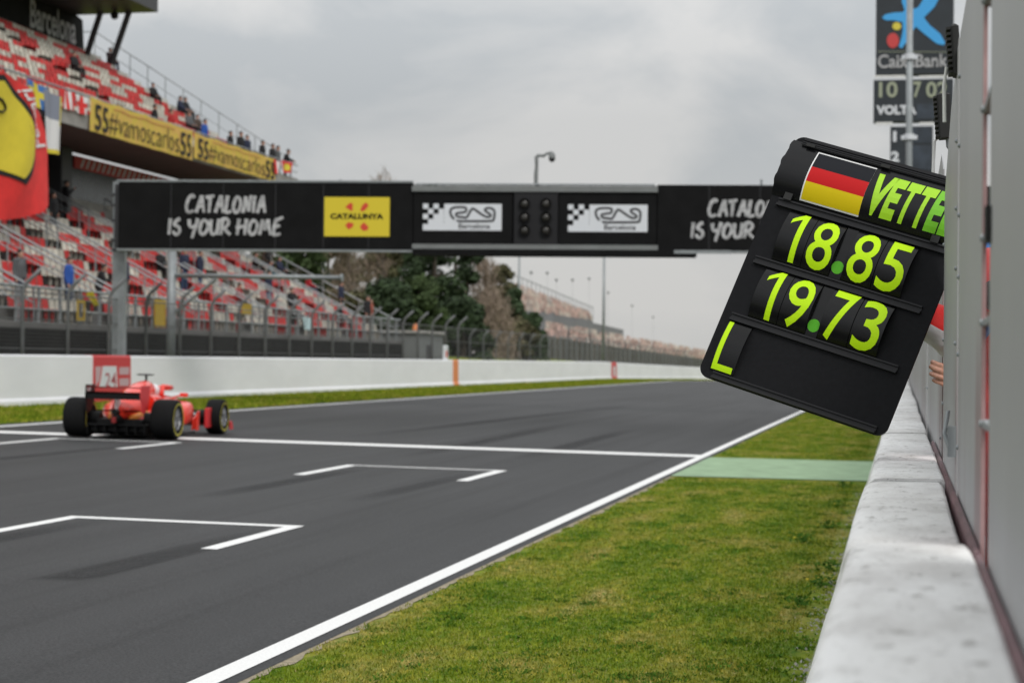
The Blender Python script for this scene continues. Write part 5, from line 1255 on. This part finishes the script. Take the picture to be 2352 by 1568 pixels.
    b = MB(); b.loft([ring(.1, 0, .34, .34, .30), ring(-.35, 0, .34, .18, .22), ring(-.62, 0, .34, .12, .14)]); b.tube([(0, -.4, .46), (0, -.62, .47)], .055, 10); b.box(-.5, .5, -.35, .35, .12, .2); b.bbox(-.42, .42, -.30, .25, .16, .34, .03); b.build('gearbox', 'carbon', t)
    b = MB(); b.bbox(-.04, .04, -.655, -.615, .28, .38, .008); b.build('rain_light', 'rain_light', t)
    # rear wing
    b = MB()
    def foil(y0, z0, ch, tilt, w, th=.03):
        pr = []
        for k in range(9): u = k/8; pr.append((u, .5*th/ch*math.sin(math.pi*u**.7)))
        pr += [(1-k/8, -.9*th/ch*math.sin(math.pi*(1-k/8)**.7)) for k in range(1, 8)]
        c, s = math.cos(tilt), math.sin(tilt)
        b.prism(pr, lambda p: (-w/2, y0-ch*(p[0]*c-p[1]*s), z0+ch*(p[0]*s+p[1]*c)), lambda p: (w/2, y0-ch*(p[0]*c-p[1]*s), z0+ch*(p[0]*s+p[1]*c)))
    foil(-.30, .74, .30, R(14), .99); b.build('wing_main_plane', 'carbon', t)
    b = MB(); b.box(-.495, .495, -.72, -.66, .685, .775); b.build('gurney_beam', 'carbon', t)
    b = MB(); foil(-.52, .885, .20, R(5), .99, .014); b.build('wing_flap', 'car_red', t)
    b = MB(); foil(-.28, .47, .12, R(12), .8, .012); b.build('beam_wing', 'carbon', t)
    for s in (-1, 1):
        b = MB(); b.prism([(-.12, .93), (-.72, .93), (-.74, .72), (-.66, .62), (-.68, .48), (-.48, .44), (-.32, .50), (-.18, .64)], lambda p: (s*.50-.007, p[0], p[1]), lambda p: (s*.50+.007, p[0], p[1])); ep = b.build('wing_endplate', 'carbon' if s < 0 else 'red_paint', t)
        b = MB(); b.box(s*.50-s*.0085-.001, s*.50-s*.0085+.001, -.68, -.45, .82, .90); b.build('white_badge', 'car_white', ep)
    b = MB(); b.box(-.012, .012, -.55, -.25, .40, .76); b.build('wing_pylon', 'car_white', t)
    # halo
    b = MB(); arc = [(.31*math.sin(a), 2.0+.68*math.cos(a), .885-.03*math.cos(a)) for a in [R(-118+236*k/16) for k in range(17)]]; b.tube([(-.29, 1.52, .74)]+arc+[(.29, 1.52, .74)], .042, 10); b.tube([(0, 2.66, .85), (0, 2.80, .62)], .028, 8); b.build('halo', 'car_red', t, smooth=True)
    b = MB(); b.tube([(0, 1.5, .97), (0, 1.5, 1.09)], .022, 8); b.loft([ring(1.52, 0, 1.10, .30, .012), ring(1.45, 0, 1.105, .34, .035), ring(1.36, 0, 1.10, .30, .012)]); b.build('roll_camera', 'carbon', t)
    # front wing
    b = MB()
    for k in range(4): foil(4.42-.09*k, .13+.025*k, .20, R(8+7*k), 1.98, .014)
    b.build('front_wing', 'car_red', t)
    b = MB()
    for s in (-1, 1): b.prism([(4.40, .08), (4.10, .08), (4.08, .22), (4.3, .24)], lambda p: (s*.99-.006, p[0], p[1]), lambda p: (s*.99+.006, p[0], p[1]))
    b.build('front_wing_endplate', 'red_paint', t)
    # driver
    b = MB(); C = Vector((O[0]-.05, O[1]+1.55, O[2])); b.ball(C+Vector((0, 0, .79)), .10, 14, 10, (.85, 1, 1.15)); limb(b, [C+Vector((0, -.02, .70)), C+Vector((0, -.03, .58)), C+Vector((0, -.05, .38))], [.055, .12, .14])
    for s in (-1, 1): limb(b, [C+Vector((s*.18, 0, .64)), C+Vector((s*.22, .26, .52)), C+Vector((s*.10, .48, .60))], [.07, .05, .04])
    m = remesh(b, .02, 2); m.materials.append(MATS['suit_red']); o = link('person', m); tag(o, 'driver in white helmet sitting in the red racing car', 'person')
    b = MB(); b.ball(C+Vector((0, 0, .80)), .135, 18, 12, (.95, 1.05, 1)); b.build('helmet', 'helmet_white', o, smooth=True)
race_car()

# ================================================================== BEYOND THE GRANDSTAND
mat('leaf_dark', (.044, .066, .034), .7, var=.4, scale=.5, island=.28, spec=.08); mat('leaf_green', (.052, .076, .032), .7, var=.4, scale=.5, island=.28, spec=.08)
mat('leaf_olive', (.098, .094, .052), .8, var=.35, scale=.4, island=.4, spec=.05); mat('twig_brown', (.19, .15, .115), .9, var=.25, scale=.4, island=.4, spec=.05); mat('twig_tan', (.24, .19, .15), .9, var=.2, scale=.4, island=.35, spec=.05); mat('twig_grey', (.20, .19, .18), .9, var=.2, scale=.4, island=.3, spec=.05)
def trees():
    def tree(px, ytop, ybase, wpx, Y, kind, label, seed):
        rng = random.Random(seed); base = onY(px, ybase, Y); top = onY(px, ytop, Y); w = wpx*Y*1.04/FPX; x0 = base[0]; g = gz(x0, Y)
        H = top[2]-g; lo = max(base[2]-g-1.0, .6)
        t = thing('tree', label, 'tree', (x0, Y, g), group='trees beyond the grandstand')
        b = MB(); bend = [(rng.uniform(-.3, .3), rng.uniform(-.3, .3)) for _ in range(5)]
        tr = [(bend[k][0]*k*.3, bend[k][1]*k*.3, H*.92*k/4) for k in range(5)]; b.tube(tr, [.32, .26, .2, .12, .03], 8)
        limbs = []
        for k in range(16 if kind == 'bare' else 10):
            z = H*rng.uniform(.2, .85); a = rng.uniform(0, 6.28); L_ = w*.5*rng.uniform(.6, 1.0)*(1.15-z/H); d = Vector((math.cos(a), math.sin(a), 1.3 if kind == 'bare' else .5))
            p0 = Vector((0, 0, z)); p1 = p0+d*L_*.5; p2 = p1+Vector((d.x*.4, d.y*.4, d.z*.9))*L_*.5; b.tube([p0, p1, p2], [.10, .06, .02], 5); limbs.append((p1, p2))
        b.build('trunk', 'bark', t)
        c = MB()
        def prof(u):
            if kind == 'cone': return (1-u)**.6*.9+.1
            if kind == 'column': return min(1, 5*u+.35)*min(1, 2.4*(1-u)+.08)
            return math.sqrt(max(.02, 1-(2*u-.85)**2*.72))
        clumps = []
        for k in range(80 if kind != 'bare' else 40):
            u = rng.random()**.9; a = rng.uniform(0, 6.28); rr = prof(u)*w*.5*math.sqrt(rng.uniform(.12, 1)); clumps.append((Vector((math.cos(a)*rr, math.sin(a)*rr, lo+(H-lo)*u)), w*rng.uniform(.11, .20)))
        if kind == 'bare':
            for (cc, r) in clumps+[(p, w*.15) for _, p in limbs]:
                for k in range(42):
                    p = cc+Vector((rng.gauss(0, r*.6), rng.gauss(0, r*.6), rng.gauss(0, r*.9))); d = Vector((rng.gauss(0, .7), rng.gauss(0, .7), 1)).normalized()*rng.uniform(.3, 1.1); s = d.orthogonal().normalized()*.035
                    c.add([p-s, p+s, p+d], [(0, 1, 2)])
        else:
            for (cc, r) in clumps:
                for k in range(120):
                    d = Vector((rng.gauss(0, 1), rng.gauss(0, 1), rng.gauss(0, 1))).normalized(); p = cc+Vector((d.x*r, d.y*r, d.z*r*.8))*rng.uniform(.55, 1.12); s = rng.uniform(.11, .25)
                    n = (d+Vector((rng.gauss(0, .5), rng.gauss(0, .5), rng.gauss(0, .5)+.3))).normalized(); a_ = n.orthogonal().normalized()*s; b_ = n.cross(a_)*.6
                    c.add([p-a_, p+b_, p+a_, p-b_], [(0, 1, 2, 3)])
        m = {'bare': rng.choice(('twig_brown', 'twig_tan')), 'grey': 'twig_grey'}.get(kind) or ('leaf_dark' if kind in ('cone', 'column', 'dark') else 'leaf_olive' if kind == 'olive' else 'leaf_green')
        c.build('crown', m, t, recalc=False)
    T = [(625, 520, 800, 130, 168, 'olive', 'olive tree showing above the seats left of the end rail'),
         (690, 500, 800, 130, 150, 'round', 'green bushy tree behind the end rail of the grandstand, under the sign'),
         (750, 455, 810, 120, 163, 'olive', 'olive green tree second right of the grandstand end rail'),
         (800, 470, 800, 100, 140, 'bare', 'bare brown tree just right of the mast arm tip'),
         (845, 450, 800, 120, 172, 'olive', 'olive tree between the two tall bare brown trees'),
         (880, 425, 800, 105, 158, 'bare', 'tallest bare tree, left of the dark evergreens'),
         (935, 470, 800, 105, 150, 'olive', 'olive tree touching the left edge of the dark evergreens'),
         (890, 650, 800, 130, 130, 'dark', 'low dark green tree behind the end of the walkway fence'),
         (820, 680, 800, 110, 134, 'olive', 'low olive bush behind the end stairs of the grandstand'),
         (995, 440, 800, 135, 148, 'dark', 'big dark evergreen under the left circuit logo board, left trunk of the pair'),
         (1045, 470, 800, 110, 152, 'dark', 'big dark evergreen under the left circuit logo board, right trunk of the pair'),
         (965, 640, 810, 120, 132, 'round', 'low green tree at the foot of the big dark evergreens'),
         (1062, 690, 815, 115, 136, 'dark', 'low dark bush right of the evergreen foot'),
         (1112, 600, 810, 85, 165, 'bare', 'pale bare tree just right of the big dark evergreens'),
         (1150, 615, 815, 80, 170, 'olive', 'thin olive tree left of the cypress'),
         (1128, 690, 820, 120, 150, 'bare', 'low reddish brown bare thicket tree below the pale ones'),
         (1180, 664, 815, 74, 162, 'cone', 'pointed dark cypress in front of the distant grandstand'),
         (1190, 735, 820, 90, 158, 'olive', 'olive bush at the foot of the cypress'),
         (1226, 722, 825, 56, 176, 'cone', 'small dark conifer right of the thin pole'),
         (1243, 762, 830, 36, 180, 'cone', 'smallest dark conifer beside the distant seats')]
    for k, a in enumerate(T): tree(*a, 100+k)
trees()
mat('seat_pink', (.50, .34, .29), .7, var=.25, scale=.25, island=.45); mat('seat_cream', (.58, .50, .43), .7, var=.2, scale=.3, island=.3); mat('far_concrete', (.20, .20, .21), .9, var=.12, scale=.1)
def far_stand():
    t = thing('grandstand', 'distant grandstand with pinkish seats past the trees down the straight', 'grandstand', (-35, 260, 0)); O = Vector((35, -260, 0))
    def V(x, y, Y): return Vector(onY(x, y, Y))+O
    rng = random.Random(6)
    def tier(fa, fb, ba, bb, rows, cols, under):
        # front edge fa-fb and back edge ba-bb as real points
        st = MB(); sb = MB()
        for r in range(rows):
            u = r/rows; a = fa.lerp(ba, u); b_ = fb.lerp(bb, u); a1 = fa.lerp(ba, (r+1)/rows); b1 = fb.lerp(bb, (r+1)/rows)
            dn = Vector((0, 0, -under)); st.add([a, b_, b1+Vector((0, 0, b_.z-b1.z)), a1+Vector((0, 0, a.z-a1.z)), a+dn, b_+dn, b1+dn, a1+dn], [(0, 1, 2, 3), (0, 4, 5, 1), (1, 5, 6, 2), (3, 7, 4, 0), (2, 6, 7, 3), (4, 7, 6, 5)])
            run = 0; c = 0
            for k in range(cols):
                if k % 12 == 11: continue
                if run <= 0: run = rng.choice((2, 3, 4, 5)); c = rng.choice((0, 0, 1, 2))
                run -= 1
                if c == 2: continue
                p = a.lerp(b_, (k+.1)/cols); q = a.lerp(b_, (k+.9)/cols); up = Vector((0, 0, .75)); bk = (a1-a); bk.z = 0; bk = bk*.5
                sb.add([p+Vector((0, 0, .1)), q+Vector((0, 0, .1)), q+bk+Vector((0, 0, .2)), p+bk+Vector((0, 0, .2)), q+bk+up, p+bk+up], [(0, 1, 2, 3), (3, 2, 4, 5)], c)
        st.build('terrace', 'far_concrete', t); o = sb.build('seating', ['seat_pink', 'seat_cream'], t, recalc=False); o['kind'] = 'stuff'
    tier(V(1250, 782, 205), V(1640, 832, 415), V(1254, 748, 216), V(1634, 811, 428), 9, 150, 3.0)
    tier(V(1190, 712, 222), V(1362, 737, 312), V(1178, 655, 240), V(1352, 722, 330), 10, 90, 1.5)
    b = MB(); pa = [V(1190, 716, 222), V(1362, 741, 312), V(1432, 757, 345)]
    for i in range(2):
        a, c = pa[i], pa[i+1]; bk = Vector((-9, 4, 0)); dn = Vector((0, 0, -2.6 if i == 0 else -1.6)); b.add([a, c, c+bk, a+bk, a+dn, c+dn*.75, c+bk+dn*.75, a+bk+dn], [(0, 1, 2, 3), (4, 7, 6, 5), (0, 4, 5, 1), (1, 5, 6, 2), (2, 6, 7, 3), (3, 7, 4, 0)])
    b.build('mid_gallery', 'far_concrete', t)
    b = MB(); a, c = V(1178, 652, 241), V(1362, 720, 332); n = 22
    b.tube([a+Vector((0, 0, 1.2)), c+Vector((0, 0, 1.0))], .06, 5)
    for k in range(n+1): p = a.lerp(c, k/n); b.tube([p-Vector((0, 0, 1)), p+Vector((0, 0, 1.2))], .05, 5)
    b.build('back_railing', 'galvanised', t)
    # loudspeaker poles along the back
    for k, (x, y, Y) in enumerate(((1202, 620, 246), (1220, 604+22, 250), (1257, 627, 262), (1278, 643, 268), (1315, 643, 276), (1353, 640, 290), (1397, 672, 318), (1452, 702, 352), (1500, 728, 380))):
        if k in (0,): continue
        p = V(x, y, Y); s = thing('speaker_pole', 'thin pole with a small dark loudspeaker behind the distant grandstand', 'pole', tuple(p-O)[:2]+(1.0,), group='loudspeaker poles behind the distant grandstand')
        h = p.z-1.0; b = MB(); b.tube([(0, 0, 0), (0, 0, h)], .014, 6); b.build('pole', 'galvanised', s)
        b = MB(); b.lathe([(.06, -.2), (.2, -.06), (.2, .10), (.06, .2)], 'z', 8, Matrix.Translation((0, 0, h)), cap=True); b.build('loudspeaker', 'grey_paint', s)
far_stand()
def verticals():
    for (x, ytop, Y, r, lab) in ((1193, 560, 168, .10, 'slim grey pole in front of the cypress and distant grandstand'), (1388, 560, 166, .115, 'tall grey pole standing in front of the distant grandstand')):
        p = onY(x, ytop, Y); t = thing('light_pole', lab, 'pole', (p[0], Y, gz(p[0], Y))); h = p[2]-t.location.z
        b = MB(); b.tube([(0, 0, 0), (0, 0, h)], [r*1.25, r*.85], 10); b.build('shaft', 'galvanised', t, smooth=True)
        b = MB(); b.lathe([(r*1.3, 0), (r*2.4, 0), (r*2.4, .12), (r*1.3, .3)], 'z', 10); b.build('base_collar', 'galvanised', t)
    # grey cabin at the end of the walkway
    a, c = onX(1004, 810, -25.0), onX(1052, 770, -25.0); t = thing('equipment_cabin', 'low grey cabin with flat roof at the end of the grandstand', 'cabin', (-26.2, 104, .4))
    b = MB(); b.bbox(-1.2, 1.2, -2.0, 3.5, 0, 2.7, .03); b.build('cabin_body', 'grey_paint', t)
    b = MB(); b.bbox(-1.35, 1.35, -2.15, 3.65, 2.705, 2.85, .03); b.build('flat_roof', 'concrete', t)
    b = MB(); b.box(1.195, 1.23, -.4, .5, 0, 2.1); b.build('door', 'steel_dark', t)
    p = onX(985, 722, -26.0); b = MB(); b.lathe([(.16, 0), (.18, .08), (.15, .3), (.05, .42), (.001, .43)], 'z', 12); tag(b.build('beacon', 'orange_paint', None, smooth=True, loc=(-26.0, 105.2, 3.25)), 'small orange beacon lamp on the grey cabin roof', 'beacon')
    # grassy bank behind the fence beyond the grandstand
    b = MB(); b.prism([(-24.6, .0), (-28, 1.9), (-34, 2.4), (-60, 2.6), (-60, -.6), (-24.6, -.6)], lambda p: (p[0], 110, p[1]), lambda p: (p[0]-2, 205, p[1]-.4)); struct(b.build('grass_bank', 'turf'))
    # dark screen fence at the foot of the distant grandstand
    b = MB(); P = [onY(1150, 838, 178), onY(1390, 838, 232), onY(1640, 840, 330)]
    t = thing('screen_fence', 'dark mesh screen fence below the distant grandstand', 'fence', tuple(P[0]))
    for i in range(2):
        a, c = Vector(P[i])-Vector(P[0]), Vector(P[i+1])-Vector(P[0]); b.add([a+Vector((0, 0, -3)), c+Vector((0, 0, -3)), c+Vector((0, .0, (2.3, .9)[i])), a+Vector((0, 0, (3.3, 2.3)[i]))], [(0, 1, 2, 3)])
        bb = MB()
        n = (18, 30)[i]
        for k in range(n): q = a.lerp(c, k/n); bb.tube([q+Vector((.1, -.1, -3)), q+Vector((.1, -.1, 3.4-1.2*i-k*.04))], .06, 5)
        bb.build('fence_posts', 'galvanised', t)
    mat('screen_cloth', (.075, .07, .062), .9, var=.3, scale=.3); b.build('screen', 'screen_cloth', t, recalc=False)
verticals()
